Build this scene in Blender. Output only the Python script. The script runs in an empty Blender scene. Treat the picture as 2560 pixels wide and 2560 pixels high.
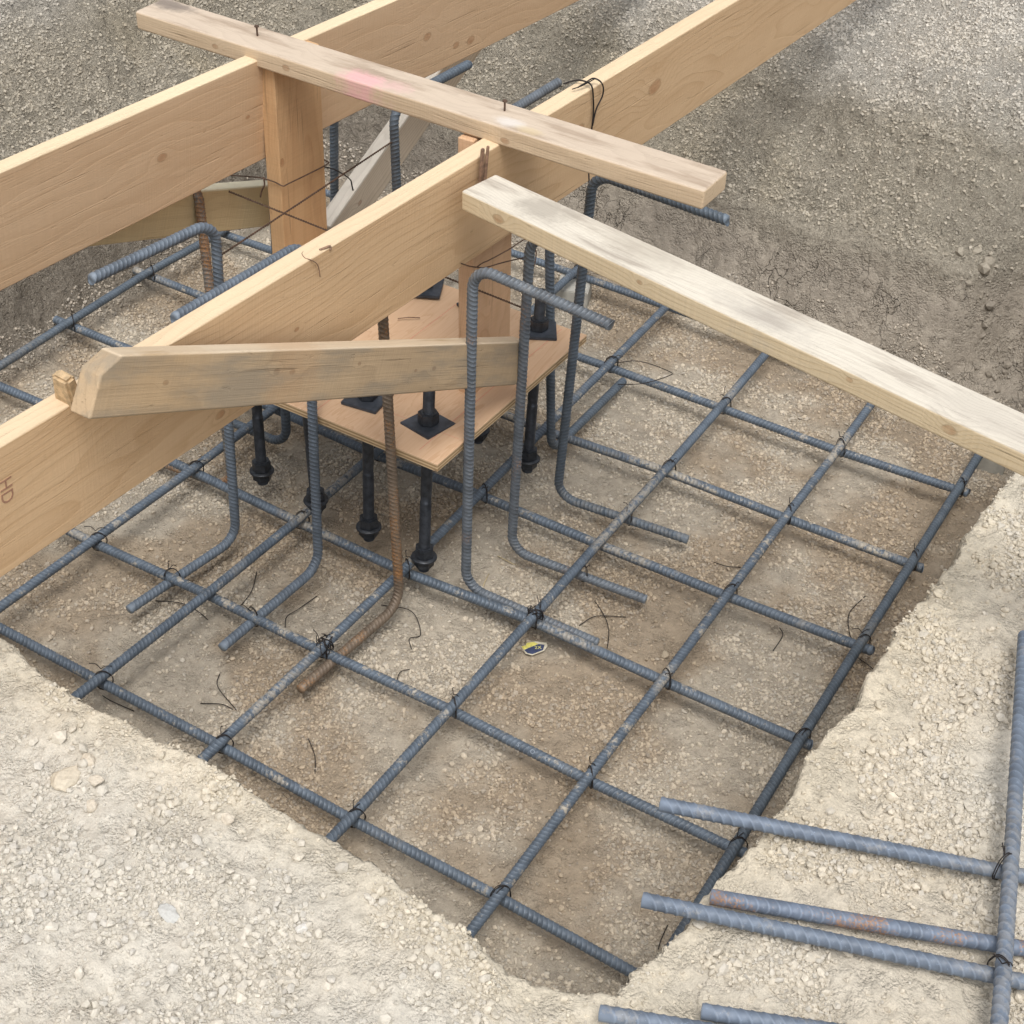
import bpy, bmesh, math, random
import numpy as np
from mathutils import Vector, Matrix, Euler
random.seed(7)
RNG = np.random.default_rng(11)
S = bpy.context.scene
COL = S.collection
R = math.radians

# ------------------------------------------------------------------ camera, sky, sun, exposure
cam_d = bpy.data.cameras.new('camera')
cam = bpy.data.objects.new('camera', cam_d)
COL.objects.link(cam)
CAM = np.array([2.0534, -1.1797, 2.2031])
CAM_ROT = (0.88253, -0.04817, 0.53015)
FPX = 4002.77 / 2560.0
cam.location = CAM.tolist()
cam.rotation_euler = CAM_ROT
cam_d.sensor_width = 36.0
cam_d.lens = FPX * 36.0
cam_d.clip_start = 0.05
cam_d.clip_end = 500.0
S.camera = cam

world = bpy.data.worlds.new('World')
S.world = world
world.use_nodes = True
wn = world.node_tree
for n in list(wn.nodes): wn.nodes.remove(n)
sky = wn.nodes.new('ShaderNodeTexSky')
sky.sky_type = 'NISHITA'
sky.sun_disc = False
SUN_EL, SUN_AZ = 64.0, 62.0          # azimuth: counter-clockwise from +X
sky.sun_elevation = R(SUN_EL)
sky.sun_rotation = R(90.0 - SUN_AZ)
sky.air_density = 1.0
sky.dust_density = 4.0
sky.ozone_density = 1.0
hs = wn.nodes.new('ShaderNodeHueSaturation')
hs.inputs['Saturation'].default_value = 0.2
bg = wn.nodes.new('ShaderNodeBackground')
bg.inputs['Strength'].default_value = 0.135
wo = wn.nodes.new('ShaderNodeOutputWorld')
wn.links.new(sky.outputs[0], hs.inputs['Color'])
wn.links.new(hs.outputs[0], bg.inputs['Color'])
wn.links.new(bg.outputs[0], wo.inputs['Surface'])

sd = bpy.data.lights.new('sun', 'SUN')
sd.energy = 1.5
sd.angle = R(26)
sd.color = (1.0, 0.955, 0.89)
sun = bpy.data.objects.new('sun', sd)
COL.objects.link(sun)
sv = Vector((math.cos(R(SUN_EL)) * math.cos(R(SUN_AZ - 120)), math.cos(R(SUN_EL)) * math.sin(R(SUN_AZ - 120)), math.sin(R(SUN_EL))))
sun.rotation_euler = sv.to_track_quat('Z', 'Y').to_euler()
sky.sun_rotation = math.atan2(sv.x, sv.y)

S.view_settings.view_transform = 'Standard'
S.view_settings.look = 'None'
S.view_settings.gamma = 1.0
S.view_settings.exposure = 0.30
S.render.engine = 'CYCLES'
S.cycles.max_bounces = 5
S.cycles.diffuse_bounces = 3
S.cycles.glossy_bounces = 2
S.cycles.transmission_bounces = 0
S.cycles.caustics_reflective = False
S.cycles.caustics_refractive = False

# ------------------------------------------------------------------ helpers
def link(o, parent=None):
    COL.objects.link(o)
    if parent is not None: o.parent = parent
    return o

def tag(o, label=None, cat=None, group=None, kind=None):
    if label: o['label'] = label
    if cat: o['category'] = cat
    if group: o['group'] = group
    if kind: o['kind'] = kind
    return o

def empty(name, loc=(0, 0, 0), rot=(0, 0, 0)):
    o = bpy.data.objects.new(name, None)
    o.empty_display_size = 0.05
    o.location = loc; o.rotation_euler = rot
    return link(o)

def mesh_obj(name, verts, faces, mat, parent=None, smooth=False, center=True):
    v = np.asarray(verts, float)
    c = v.mean(0) if (center and parent is None) else np.zeros(3)
    me = bpy.data.meshes.new(name)
    me.from_pydata((v - c).tolist(), [], faces)
    me.update()
    if smooth: me.polygons.foreach_set('use_smooth', [True] * len(me.polygons))
    if mat: me.materials.append(mat)
    o = bpy.data.objects.new(name, me)
    o.location = c.tolist()
    return link(o, parent)

def big_mesh(name, verts, quads_or_tris, k, mat, cols=None, attrs=None, smooth=False, parent=None):
    me = bpy.data.meshes.new(name)
    nv, nf = len(verts), len(quads_or_tris)
    me.vertices.add(nv)
    me.vertices.foreach_set('co', np.asarray(verts, np.float32).ravel())
    me.loops.add(nf * k)
    me.loops.foreach_set('vertex_index', np.asarray(quads_or_tris, np.int32).ravel())
    me.polygons.add(nf)
    me.polygons.foreach_set('loop_start', np.arange(0, nf * k, k, dtype=np.int32))
    me.update(calc_edges=True)
    me.polygons.foreach_set('use_smooth', np.full(nf, bool(smooth)))
    if cols is not None:
        a = me.color_attributes.new('Col', 'FLOAT_COLOR', 'POINT')
        a.data.foreach_set('color', np.concatenate([cols, np.ones((nv, 1))], 1).astype(np.float32).ravel())
    for kx, vals in (attrs or {}).items():
        a = me.attributes.new(kx, 'FLOAT', 'POINT')
        a.data.foreach_set('value', np.asarray(vals, np.float32))
    me.materials.append(mat)
    o = bpy.data.objects.new(name, me)
    return link(o, parent)

class NT:
    """small node-graph writer"""
    def __init__(s, name):
        s.m = bpy.data.materials.new(name); s.m.use_nodes = True
        s.t = s.m.node_tree; s.b = s.t.nodes['Principled BSDF']
    def n(s, typ, **kw):
        nd = s.t.nodes.new(typ)
        for k, v in kw.items(): setattr(nd, k, v)
        return nd
    def l(s, a, b): s.t.links.new(a, b)
    def setin(s, sock, v):
        if hasattr(v, 'is_output') or isinstance(v, bpy.types.NodeSocket): s.l(v, sock)
        else: sock.default_value = v
    def math(s, op, a, b=0.0, c=0.0, clamp=False):
        nd = s.n('ShaderNodeMath', operation=op, use_clamp=clamp)
        s.setin(nd.inputs[0], a); s.setin(nd.inputs[1], b); s.setin(nd.inputs[2], c)
        return nd.outputs[0]
    def vmath(s, op, a, b=(0, 0, 0)):
        nd = s.n('ShaderNodeVectorMath', operation=op)
        s.setin(nd.inputs[0], a); s.setin(nd.inputs[1], b)
        return nd.outputs['Value'] if op in ('LENGTH', 'DISTANCE', 'DOT_PRODUCT') else nd.outputs[0]
    def noise(s, vec, scale, detail=3.0, rough=0.55, dist=0.0):
        nd = s.n('ShaderNodeTexNoise')
        s.l(vec, nd.inputs['Vector']); nd.inputs['Scale'].default_value = scale
        nd.inputs['Detail'].default_value = detail; nd.inputs['Roughness'].default_value = rough
        nd.inputs['Distortion'].default_value = dist
        return nd.outputs['Fac']
    def ramp(s, f, stops):
        nd = s.n('ShaderNodeValToRGB')
        e = nd.color_ramp.elements
        while len(e) < len(stops): e.new(0.5)
        for i, (p, c) in enumerate(stops):
            e[i].position = p
            e[i].color = (c, c, c, 1) if isinstance(c, (int, float)) else (*c, 1)
        s.l(f, nd.inputs[0]); return nd.outputs[0]
    def smooth(s, f, a, b, lo=0.0, hi=1.0):
        nd = s.n('ShaderNodeMapRange', interpolation_type='SMOOTHSTEP')
        s.setin(nd.inputs[0], f)
        nd.inputs[1].default_value = a; nd.inputs[2].default_value = b
        nd.inputs[3].default_value = lo; nd.inputs[4].default_value = hi
        return nd.outputs[0]
    def mix(s, f, a, b, mode='MIX'):
        nd = s.n('ShaderNodeMix', data_type='RGBA', blend_type=mode)
        s.setin(nd.inputs[0], f)
        for sock, v in ((nd.inputs[6], a), (nd.inputs[7], b)):
            if isinstance(v, tuple): sock.default_value = (*v, 1) if len(v) == 3 else v
            else: s.l(v, sock)
        return nd.outputs[2]
    def bump(s, h, strength, dist, prev=None):
        nd = s.n('ShaderNodeBump')
        nd.inputs['Strength'].default_value = strength
        nd.inputs['Distance'].default_value = dist
        s.l(h, nd.inputs['Height'])
        if prev is not None: s.l(prev, nd.inputs['Normal'])
        return nd.outputs[0]
    def objco(s): return s.n('ShaderNodeTexCoord').outputs['Object']
    def pos(s): return s.n('ShaderNodeNewGeometry').outputs['Position']
    def out(s, color, rough=0.8, normal=None, metal=0.0, spec=None):
        b = s.b
        if isinstance(color, tuple): b.inputs['Base Color'].default_value = (*color, 1)
        else: s.l(color, b.inputs['Base Color'])
        s.setin(b.inputs['Roughness'], rough)
        s.setin(b.inputs['Metallic'], metal)
        if spec is not None: b.inputs['Specular IOR Level'].default_value = spec
        if normal is not None: s.l(normal, b.inputs['Normal'])
        return s.m

# ------------------------------------------------------------------ materials
def ground_material():
    g = NT('soil')
    p = g.pos()
    colA = g.n('ShaderNodeAttribute', attribute_name='Col').outputs['Color']
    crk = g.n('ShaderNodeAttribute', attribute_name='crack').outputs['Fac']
    n1 = g.noise(p, 9, 6, 0.6)
    n2 = g.noise(p, 70, 5, 0.65)
    n3 = g.noise(p, 420, 3, 0.6)
    v = g.math('MULTIPLY_ADD', n1, 0.30, 0.85)
    c = g.mix(1.0, colA, g.ramp(n1, [(0.25, 0.86), (0.75, 1.13)]), 'MULTIPLY')
    c = g.mix(1.0, c, g.ramp(n2, [(0.25, 0.80), (0.5, 1.0), (0.78, 1.18)]), 'MULTIPLY')
    c = g.mix(1.0, c, g.ramp(n3, [(0.3, 0.88), (0.7, 1.12)]), 'MULTIPLY')
    # shrinkage cracks in the damp clay of the cut faces
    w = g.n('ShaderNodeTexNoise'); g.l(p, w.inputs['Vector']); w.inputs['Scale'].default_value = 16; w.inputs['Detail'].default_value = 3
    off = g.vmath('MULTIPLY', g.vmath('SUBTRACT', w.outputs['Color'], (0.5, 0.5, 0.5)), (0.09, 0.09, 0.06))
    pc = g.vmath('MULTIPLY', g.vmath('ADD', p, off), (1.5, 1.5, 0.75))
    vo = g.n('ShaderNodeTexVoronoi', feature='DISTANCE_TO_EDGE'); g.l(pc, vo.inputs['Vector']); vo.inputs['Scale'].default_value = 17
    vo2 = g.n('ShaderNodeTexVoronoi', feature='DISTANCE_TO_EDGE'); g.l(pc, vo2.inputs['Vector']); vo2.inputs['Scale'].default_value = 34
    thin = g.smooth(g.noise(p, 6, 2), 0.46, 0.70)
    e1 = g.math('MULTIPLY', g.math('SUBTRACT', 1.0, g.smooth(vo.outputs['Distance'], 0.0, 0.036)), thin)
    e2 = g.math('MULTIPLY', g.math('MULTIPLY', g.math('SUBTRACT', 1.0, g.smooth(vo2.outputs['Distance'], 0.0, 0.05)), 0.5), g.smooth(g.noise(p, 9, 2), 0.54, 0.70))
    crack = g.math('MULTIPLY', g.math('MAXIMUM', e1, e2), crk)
    c = g.mix(g.math('MULTIPLY', crack, 0.28), c, (0.17, 0.145, 0.115))  # crack lines darkened in colour for the shade inside them
    h = g.math('ADD', g.math('MULTIPLY', n2, 1.0), g.math('MULTIPLY', n3, 0.35))
    vp = g.n('ShaderNodeTexVoronoi', feature='F1'); g.l(p, vp.inputs['Vector']); vp.inputs['Scale'].default_value = 190
    vq = g.n('ShaderNodeTexVoronoi', feature='F1'); g.l(p, vq.inputs['Vector']); vq.inputs['Scale'].default_value = 390
    h = g.math('ADD', g.math('MULTIPLY', n2, 0.7), g.math('MULTIPLY', n3, 0.10))
    grain = g.smooth(g.noise(p, 24, 3, 0.6), 0.42, 0.6)
    h = g.math('SUBTRACT', h, g.math('MULTIPLY', g.math('ADD', g.math('MULTIPLY', vp.outputs['Distance'], 0.9), g.math('MULTIPLY', vq.outputs['Distance'], 0.45)), g.math('MULTIPLY_ADD', grain, 0.8, 0.2)))
    rg = g.n('ShaderNodeAttribute', attribute_name='rough').outputs['Fac']
    n4 = g.noise(p, 120, 4, 0.7, 0.6)
    n5 = g.noise(p, 34, 4, 0.6, 0.4)
    hr = g.math('MULTIPLY', g.math('ADD', g.math('ABSOLUTE', g.math('SUBTRACT', n4, 0.5)), g.math('MULTIPLY', n5, 1.6)), rg)
    b0 = g.bump(hr, 1.0, 0.022)
    b1 = g.bump(h, 0.8, 0.0055, b0)
    b2 = g.bump(g.math('SUBTRACT', 1.0, crack), 1.0, 0.006, b1)
    return g.out(c, 0.95, b2, spec=0.15)

def stone_material():
    g = NT('gravel')
    p = g.pos()
    colA = g.n('ShaderNodeAttribute', attribute_name='Col').outputs['Color']
    n2 = g.noise(p, 260, 3, 0.6)
    c = g.mix(1.0, colA, g.ramp(n2, [(0.3, 0.88), (0.7, 1.1)]), 'MULTIPLY')
    return g.out(c, 0.93, g.bump(n2, 0.3, 0.001), spec=0.2)

def wood(name, light, dark, long_axis=0, ring=150, centre=(0.09, -0.16), contrast=0.6, knots=(), rot_seed=0.0,
         top=None, stains=(), grey=None, wear=1.0):
    """3-D wood: growth rings round a pith line beside the board, fibres, knots, weathering, paint"""
    g = NT(name)
    oc = g.objco()
    sp = g.n('ShaderNodeSeparateXYZ'); g.l(oc, sp.inputs[0])
    ax = [sp.outputs[0], sp.outputs[1], sp.outputs[2]]
    u = ax[long_axis]
    vw = [ax[i] for i in range(3) if i != long_axis]
    cb = g.n('ShaderNodeCombineXYZ')
    g.l(u, cb.inputs[0]); g.l(vw[0], cb.inputs[1]); g.l(vw[1], cb.inputs[2])
    q = g.vmath('ADD', cb.outputs[0], (rot_seed, rot_seed * 0.7, rot_seed * 0.3))
    warp = g.noise(g.vmath('MULTIPLY', q, (2.2, 7.0, 7.0)), 1.0, 2, 0.5)
    dv = g.math('SUBTRACT', vw[0], centre[0]); dw = g.math('SUBTRACT', vw[1], centre[1])
    rr = g.math('SQRT', g.math('ADD', g.math('MULTIPLY', dv, dv), g.math('MULTIPLY', dw, dw)))
    rr = g.math('ADD', rr, g.math('MULTIPLY', warp, 0.075))
    kmask = None; kcore = None
    knz = g.noise(g.vmath('MULTIPLY', q, (70.0, 90.0, 90.0)), 1.0, 3, 0.6)
    for (ku, kv, kr, face) in knots:     # position along the board, across the face, radius, face normal axis (0 = v, 1 = w)
        cu = g.math('SUBTRACT', u, ku)
        cv = g.math('SUBTRACT', vw[1 - face], kv)
        d2 = g.math('ADD', g.math('MULTIPLY', g.math('MULTIPLY', cu, cu), 0.45), g.math('MULTIPLY', cv, cv))
        d = g.math('ADD', g.math('SQRT', d2), g.math('MULTIPLY', g.math('SUBTRACT', knz, 0.5), kr * 0.9))
        rr = g.math('ADD', rr, g.math('MULTIPLY', g.math('SUBTRACT', 1.0, g.smooth(d, 0.0, kr * 4.5)), kr * 2.0))
        m = g.math('SUBTRACT', 1.0, g.smooth(d, kr * 0.75, kr * 1.15))
        cc = g.math('SUBTRACT', 1.0, g.smooth(g.math('ABSOLUTE', g.math('SUBTRACT', d, kr)), 0.0, kr * 0.22))
        kmask = m if kmask is None else g.math('MAXIMUM', kmask, m)
        kcore = cc if kcore is None else g.math('MAXIMUM', kcore, cc)
    ph = g.math('FRACT', g.math('MULTIPLY', rr, ring))
    ringf = g.ramp(ph, [(0.0, 0.15), (0.55, 0.30), (0.86, 0.85), (0.94, 1.0), (1.0, 0.15)])
    fib = g.noise(g.vmath('MULTIPLY', q, (5.0, 420.0, 420.0)), 1.0, 3, 0.6)
    tone = g.noise(g.vmath('MULTIPLY', q, (2.6, 11.0, 11.0)), 1.0, 5, 0.65)
    f = g.math('MULTIPLY', ringf, contrast)
    f = g.math('ADD', f, g.math('MULTIPLY', g.math('SUBTRACT', fib, 0.5), 0.55))
    f = g.math('ADD', f, g.math('MULTIPLY', g.math('SUBTRACT', tone, 0.5), 1.3), clamp=True)
    c = g.mix(f, light, dark)
    kd = tuple(x * 0.42 for x in dark)
    if kmask is not None:
        c = g.mix(g.math('MULTIPLY', kmask, g.math('MULTIPLY_ADD', knz, 0.9, 0.05)), c, (dark[0] * 0.72, dark[1] * 0.52, dark[2] * 0.42))
        c = g.mix(g.math('MULTIPLY', kcore, g.math('MULTIPLY_ADD', knz, 1.1, -0.25, clamp=True)), c, kd)
    # fine checks along the grain, saw chatter across it
    chk = g.smooth(g.noise(g.vmath('MULTIPLY', q, (3.5, 190.0, 190.0)), 1.0, 2, 0.5), 0.66, 0.72)
    c = g.mix(g.math('MULTIPLY', chk, 0.40 * wear), c, tuple(x * 0.5 for x in dark))
    saw = g.noise(g.vmath('MULTIPLY', q, (330.0, 3.0, 3.0)), 1.0, 2, 0.5)
    c = g.mix(1.0, c, g.ramp(saw, [(0.3, 1 - 0.045 * wear), (0.7, 1 + 0.03 * wear)]), 'MULTIPLY')
    scf = g.smooth(g.noise(g.vmath('MULTIPLY', q, (3.0, 14.0, 14.0)), 1.0, 6, 0.72), 0.56, 0.74)
    c = g.mix(g.math('MULTIPLY', scf, 0.30 * wear), c, (dark[0] * 0.72, dark[1] * 0.72, dark[2] * 0.78))
    # scattered dirt specks and dents
    dirt = g.smooth(g.noise(g.vmath('MULTIPLY', q, (22.0, 60.0, 60.0)), 1.0, 4, 0.7), 0.63, 0.80)
    c = g.mix(g.math('MULTIPLY', dirt, 0.45), c, (dark[0] * 0.5, dark[1] * 0.45, dark[2] * 0.42))
    if grey is not None:
        gm = g.smooth(g.noise(g.vmath('MULTIPLY', q, (5.0, 22.0, 22.0)), 1.0, 4, 0.6), grey[1], grey[1] + 0.2)
        c = g.mix(g.math('MULTIPLY', gm, grey[2]), c, grey[0])
    if top is not None:                  # upper face, weathered on some boards, light painted in on the deep planks: (colour, half thickness w, amount, dark colour, dark threshold)
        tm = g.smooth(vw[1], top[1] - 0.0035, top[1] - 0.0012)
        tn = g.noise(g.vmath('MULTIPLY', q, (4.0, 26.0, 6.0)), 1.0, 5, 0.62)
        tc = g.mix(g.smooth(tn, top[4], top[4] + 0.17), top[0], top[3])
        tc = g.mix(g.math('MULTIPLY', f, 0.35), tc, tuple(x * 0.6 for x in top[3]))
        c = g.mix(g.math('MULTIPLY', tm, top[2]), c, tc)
    for (su, sv_, sr, colr, amt, stretch) in stains:     # blotch on the wood, soft noisy edge
        cu = g.math('MULTIPLY', g.math('SUBTRACT', u, su), stretch)
        d = g.math('SQRT', g.math('ADD', g.math('MULTIPLY', cu, cu), g.math('POWER', g.math('SUBTRACT', vw[0], sv_), 2.0)))
        d = g.math('ADD', d, g.math('MULTIPLY', g.math('SUBTRACT', g.noise(g.vmath('MULTIPLY', q, (40, 40, 40)), 1.0, 5, 0.7), 0.5), sr * 1.3))
        c = g.mix(g.math('MULTIPLY', g.math('SUBTRACT', 1.0, g.smooth(d, sr * 0.25, sr)), amt), c, colr)
    h = g.math('ADD', g.math('MULTIPLY', fib, 1.0), g.math('MULTIPLY', dirt, -1.5))
    h = g.math('ADD', h, g.math('MULTIPLY', ringf, -0.35))
    h = g.math('ADD', h, g.math('MULTIPLY', chk, -1.5))
    h = g.math('ADD', h, g.math('MULTIPLY', saw, 0.6))
    return g.out(c, 0.72, g.bump(h, 0.5, 0.0014), spec=0.28)

def steel(name, base=(0.10, 0.128, 0.165), rust=0.0, mud=0.25, seed=0.0):
    g = NT(name)
    p = g.vmath('ADD', g.pos(), (seed, seed * 1.7, seed * 0.3))
    nz = g.n('ShaderNodeSeparateXYZ'); g.l(g.n('ShaderNodeNewGeometry').outputs['Normal'], nz.inputs[0])
    n1 = g.noise(p, 30, 4, 0.6); n2 = g.noise(p, 340, 3, 0.6); n3 = g.noise(p, 11, 3, 0.6)
    c = g.mix(g.smooth(n1, 0.3, 0.7), tuple(x * 0.82 for x in base), tuple(min(1, x * 1.22) for x in base))
    c = g.mix(g.smooth(n2, 0.62, 0.75), c, tuple(x * 1.9 for x in base))
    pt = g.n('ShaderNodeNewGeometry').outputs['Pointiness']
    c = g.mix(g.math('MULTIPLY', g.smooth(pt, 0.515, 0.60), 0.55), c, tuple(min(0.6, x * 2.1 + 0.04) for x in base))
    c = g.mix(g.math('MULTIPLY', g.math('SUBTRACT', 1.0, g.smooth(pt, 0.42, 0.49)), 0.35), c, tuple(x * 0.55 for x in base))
    rm = g.smooth(g.math('ADD', g.math('MULTIPLY', n3, 0.6), g.math('MULTIPLY', n2, 0.4)), 0.72 - 0.34 * rust, 0.80 - 0.26 * rust)
    rc = g.mix(g.smooth(n2, 0.35, 0.65), (0.20, 0.095, 0.045), (0.40, 0.20, 0.07))
    if rust > 0: c = g.mix(g.math('MULTIPLY', rm, min(1.0, 0.45 + rust * 0.5)), c, rc)
    mm = g.math('MULTIPLY', g.math('MAXIMUM', g.smooth(g.noise(p, 21, 6, 0.8), 0.585 - 0.05 * mud, 0.63), g.math('MULTIPLY', g.smooth(g.noise(p, 3.3, 2, 0.5), 0.60 - 0.07 * mud, 0.64), g.smooth(g.noise(p, 90, 4, 0.7), 0.40, 0.56))), g.smooth(nz.outputs[2], -0.25, 0.45))
    c = g.mix(g.math('MULTIPLY', mm, 0.85 * min(1, mud * 2)), c, (0.47, 0.42, 0.34))
    return g.out(c, g.math('MULTIPLY_ADD', n1, 0.25, 0.42), g.bump(n2, 0.25, 0.0006), metal=0.1, spec=0.5)

def simple(name, col, rough=0.6, metal=0.0, var=0.25, scale=60, bump=0.2):
    g = NT(name)
    p = g.pos()
    n = g.noise(p, scale, 4, 0.6)
    c = g.mix(g.smooth(n, 0.3, 0.7), tuple(x * (1 - var) for x in col), tuple(min(1, x * (1 + var)) for x in col))
    return g.out(c, rough, g.bump(n, bump, 0.001), metal=metal)

M_SOIL = ground_material()
M_GRAV = stone_material()
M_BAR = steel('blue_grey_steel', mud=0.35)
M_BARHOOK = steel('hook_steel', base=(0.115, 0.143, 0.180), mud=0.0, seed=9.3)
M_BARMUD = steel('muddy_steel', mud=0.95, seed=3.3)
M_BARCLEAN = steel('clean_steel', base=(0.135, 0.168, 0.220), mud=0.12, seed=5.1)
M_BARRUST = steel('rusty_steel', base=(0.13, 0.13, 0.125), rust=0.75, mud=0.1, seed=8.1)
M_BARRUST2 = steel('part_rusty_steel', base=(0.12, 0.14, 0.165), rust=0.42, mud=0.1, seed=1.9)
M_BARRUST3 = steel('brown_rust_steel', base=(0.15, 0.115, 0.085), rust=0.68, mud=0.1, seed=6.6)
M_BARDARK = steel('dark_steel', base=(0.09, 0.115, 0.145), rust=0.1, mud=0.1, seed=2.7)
M_BLACK = simple('black_steel', (0.036, 0.041, 0.050), 0.42, 0.3, 0.35, 90, 0.3)
M_ROD = simple('oiled_rod', (0.065, 0.074, 0.090), 0.36, 0.5, 0.3, 60, 0.2)
M_PLATE = simple('plate_steel', (0.062, 0.073, 0.092), 0.5, 0.35, 0.35, 30, 0.15)
M_WIRE = simple('annealed_wire', (0.03, 0.025, 0.024), 0.6, 0.4, 0.3, 80, 0.1)
M_WIREBR = simple('brown_wire', (0.10, 0.06, 0.04), 0.7, 0.2, 0.3, 80, 0.1)
M_CONC = simple('concrete_block', (0.42, 0.41, 0.37), 0.9, 0.0, 0.12, 50, 0.3)
M_STRAW = simple('dry_straw', (0.55, 0.45, 0.28), 0.8, 0.0, 0.1, 90, 0.1)
M_SHIM = simple('brown_shim_wood', (0.24, 0.15, 0.10), 0.8, 0.0, 0.3, 120, 0.3)
M_PALE = simple('pale_chip_wood', (0.5, 0.36, 0.21), 0.8, 0.0, 0.25, 120, 0.3)
M_CHALK = simple('red_chalk', (0.62, 0.28, 0.20), 0.9, 0.0, 0.15, 300, 0.1)
M_INK = simple('stamp_ink', (0.36, 0.20, 0.13), 0.9, 0.0, 0.2, 500, 0.1)

# ------------------------------------------------------------------ noise
_perm = RNG.permutation(4096).astype(np.int64)
def _h(ix, iy, s):
    return _perm[(_perm[(ix + s * 131) & 4095] + iy) & 4095]
def perlin(x, y, s=0):
    xi = np.floor(x).astype(np.int64); yi = np.floor(y).astype(np.int64)
    xf = x - xi; yf = y - yi
    u = xf * xf * xf * (xf * (xf * 6 - 15) + 10); v = yf * yf * yf * (yf * (yf * 6 - 15) + 10)
    def gr(ix, iy, dx, dy):
        a = _h(ix, iy, s) * (2 * math.pi / 4096.0)
        return np.cos(a) * dx + np.sin(a) * dy
    n00 = gr(xi, yi, xf, yf); n10 = gr(xi + 1, yi, xf - 1, yf)
    n01 = gr(xi, yi + 1, xf, yf - 1); n11 = gr(xi + 1, yi + 1, xf - 1, yf - 1)
    return (n00 * (1 - u) + n10 * u) * (1 - v) + (n01 * (1 - u) + n11 * u) * v
def fbm(x, y, f, o=4, g=0.5, s=0):
    a = 1.0; t = 0
    for i in range(o):
        t = t + a * perlin(x * f, y * f, s + i); a *= g; f *= 2.03
    return t
def sst(t, a, b):
    k = np.clip((t - a) / (b - a), 0, 1); return k * k * (3 - 2 * k)

# ------------------------------------------------------------------ the ground
FLOOR = -0.083
BANK = 0.50
NEAR_X = [-2, 0.3, 0.588, 0.775, 0.994, 1.12, 1.223, 1.348, 1.455, 1.526, 1.587, 1.655, 1.8, 3]
NEAR_Y = [0.05, 0.01, -0.034, -0.068, -0.060, -0.074, -0.072, -0.095, -0.112, -0.125, -0.114, -0.085, -0.08, -0.08]
RT_Y = [-2, -0.08, -0.016, 0.098, 0.164, 0.228, 0.343, 0.467, 0.548, 0.749, 0.832, 0.958, 1.106, 1.283, 1.6, 2.1, 3]
RT_X = [1.655, 1.655, 1.67, 1.683, 1.691, 1.709, 1.716, 1.714, 1.733, 1.727, 1.742, 1.745, 1.743, 1.766, 1.78, 1.80, 1.82]
def wall_profile(t, w, top, low=FLOOR, rnd=0.03):
    """t: metres inside the crest; falls from top to low over w"""
    k = np.clip(t / w, 0, 1)
    return top - (top - low) * (1 - (1 - k) ** 1.35)
def height(x, y, fine=True):
    x = np.asarray(x, float); y = np.asarray(y, float)
    far = np.clip(np.hypot(x - 0.6, y - 1.0) - 4.0, 0, None)
    bank = BANK + 0.022 * fbm(x, y, 2.2, 3, 0.5, 5)
    bank = bank + 0.14 * sst(y, 2.85, 3.5) + 0.145 * sst(-y, 0.45, 1.0) * sst(-x, -0.75, 0.1)
    bank = bank + 0.325 * np.exp(-(((x - 2.62) / 0.24) ** 2 + ((y - 0.62) / 0.30) ** 2))
    wob = 0.009 * fbm(x, y, 9, 2, 0.5, 9) + 0.006 * fbm(x, y, 45, 3, 0.65, 10)
    tn = y - np.interp(x, NEAR_X, NEAR_Y) + wob
    tr = np.interp(y, RT_Y, RT_X) - x + wob
    tl = x + 0.62 + 0.03 * fbm(x * 0 + 0.3, y, 3.0, 3, 0.5, 12) + wob
    tb = 2.40 + 0.15 * sst(x, 1.36, 1.52) + 0.035 * fbm(x, x * 0 + 0.7, 2.5, 3, 0.5, 14) - y + wob
    hn = wall_profile(tn, 0.20, bank)
    hr = wall_profile(tr, 0.075, bank)
    # left and back: low steep cut in damp clay, crumbling slope above it
    def back(t, wtop, w, slope, lim):
        up = np.clip(-t, 0, None)
        s = wtop + slope * up
        top = np.minimum(s, lim + 0.04 * up)
        k = (s - lim) / 0.10                      # soft shoulder
        top = np.where(np.abs(k) < 1, lim + 0.04 * up - 0.10 * (1 - k) ** 2 / 4, top)
        return np.where(t > 0, wall_profile(t, w, wtop), top)
    hl = back(tl, 0.14, 0.085, 0.80, 0.60)
    hb = back(tb, 0.19, 0.13, 0.92, 0.50) + 0.14 * sst(y, 2.85, 3.5)
    h = np.maximum.reduce([np.full_like(x, FLOOR), hn, hr, hl, hb])
    # fallen soil softening the foot of every wall
    inside = np.minimum.reduce([tn - 0.20, tr - 0.075, tl - 0.085, tb - 0.13])
    h = h + 0.025 * np.exp(-np.clip(inside, 0, None) / 0.035) * (inside > -0.02) * 0.8
    if fine:
        isfloor = sst(inside, 0.0, 0.10)
        slope = (sst(-tl, 0.0, 0.05) * (1 - sst(-tl, 0.5, 0.8)) + sst(-tb, 0.0, 0.05) * (1 - sst(-tb, 0.35, 0.5))).clip(0, 1)
        h = h + (0.010 * fbm(x, y, 6, 4, 0.55, 21) + 0.0028 * fbm(x, y, 55, 3, 0.6, 22)) * (0.8 + 0.4 * (1 - isfloor))
        h = h + slope * (0.030 * fbm(x, y, 6, 3, 0.5, 31) + 0.012 * fbm(x, y, 20, 3, 0.6, 32) + 0.004 * fbm(x, y, 55, 2, 0.6, 33))
        h = h + (1 - isfloor) * (1 - slope) * (0.0065 * fbm(x, y, 14, 3, 0.5, 41) + 0.0020 * fbm(x, y, 80, 2, 0.6, 43))
    h = h + 0.02 * far
    return h
def zones(x, y):
    tn = y - np.interp(x, NEAR_X, NEAR_Y); tr = np.interp(y, RT_Y, RT_X) - x
    tl = x + 0.62; tb = 2.40 - y
    return tn, tr, tl, tb
C_FLOOR = np.array([0.320, 0.262, 0.195]); C_FLOOR2 = np.array([0.395, 0.350, 0.285])
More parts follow.
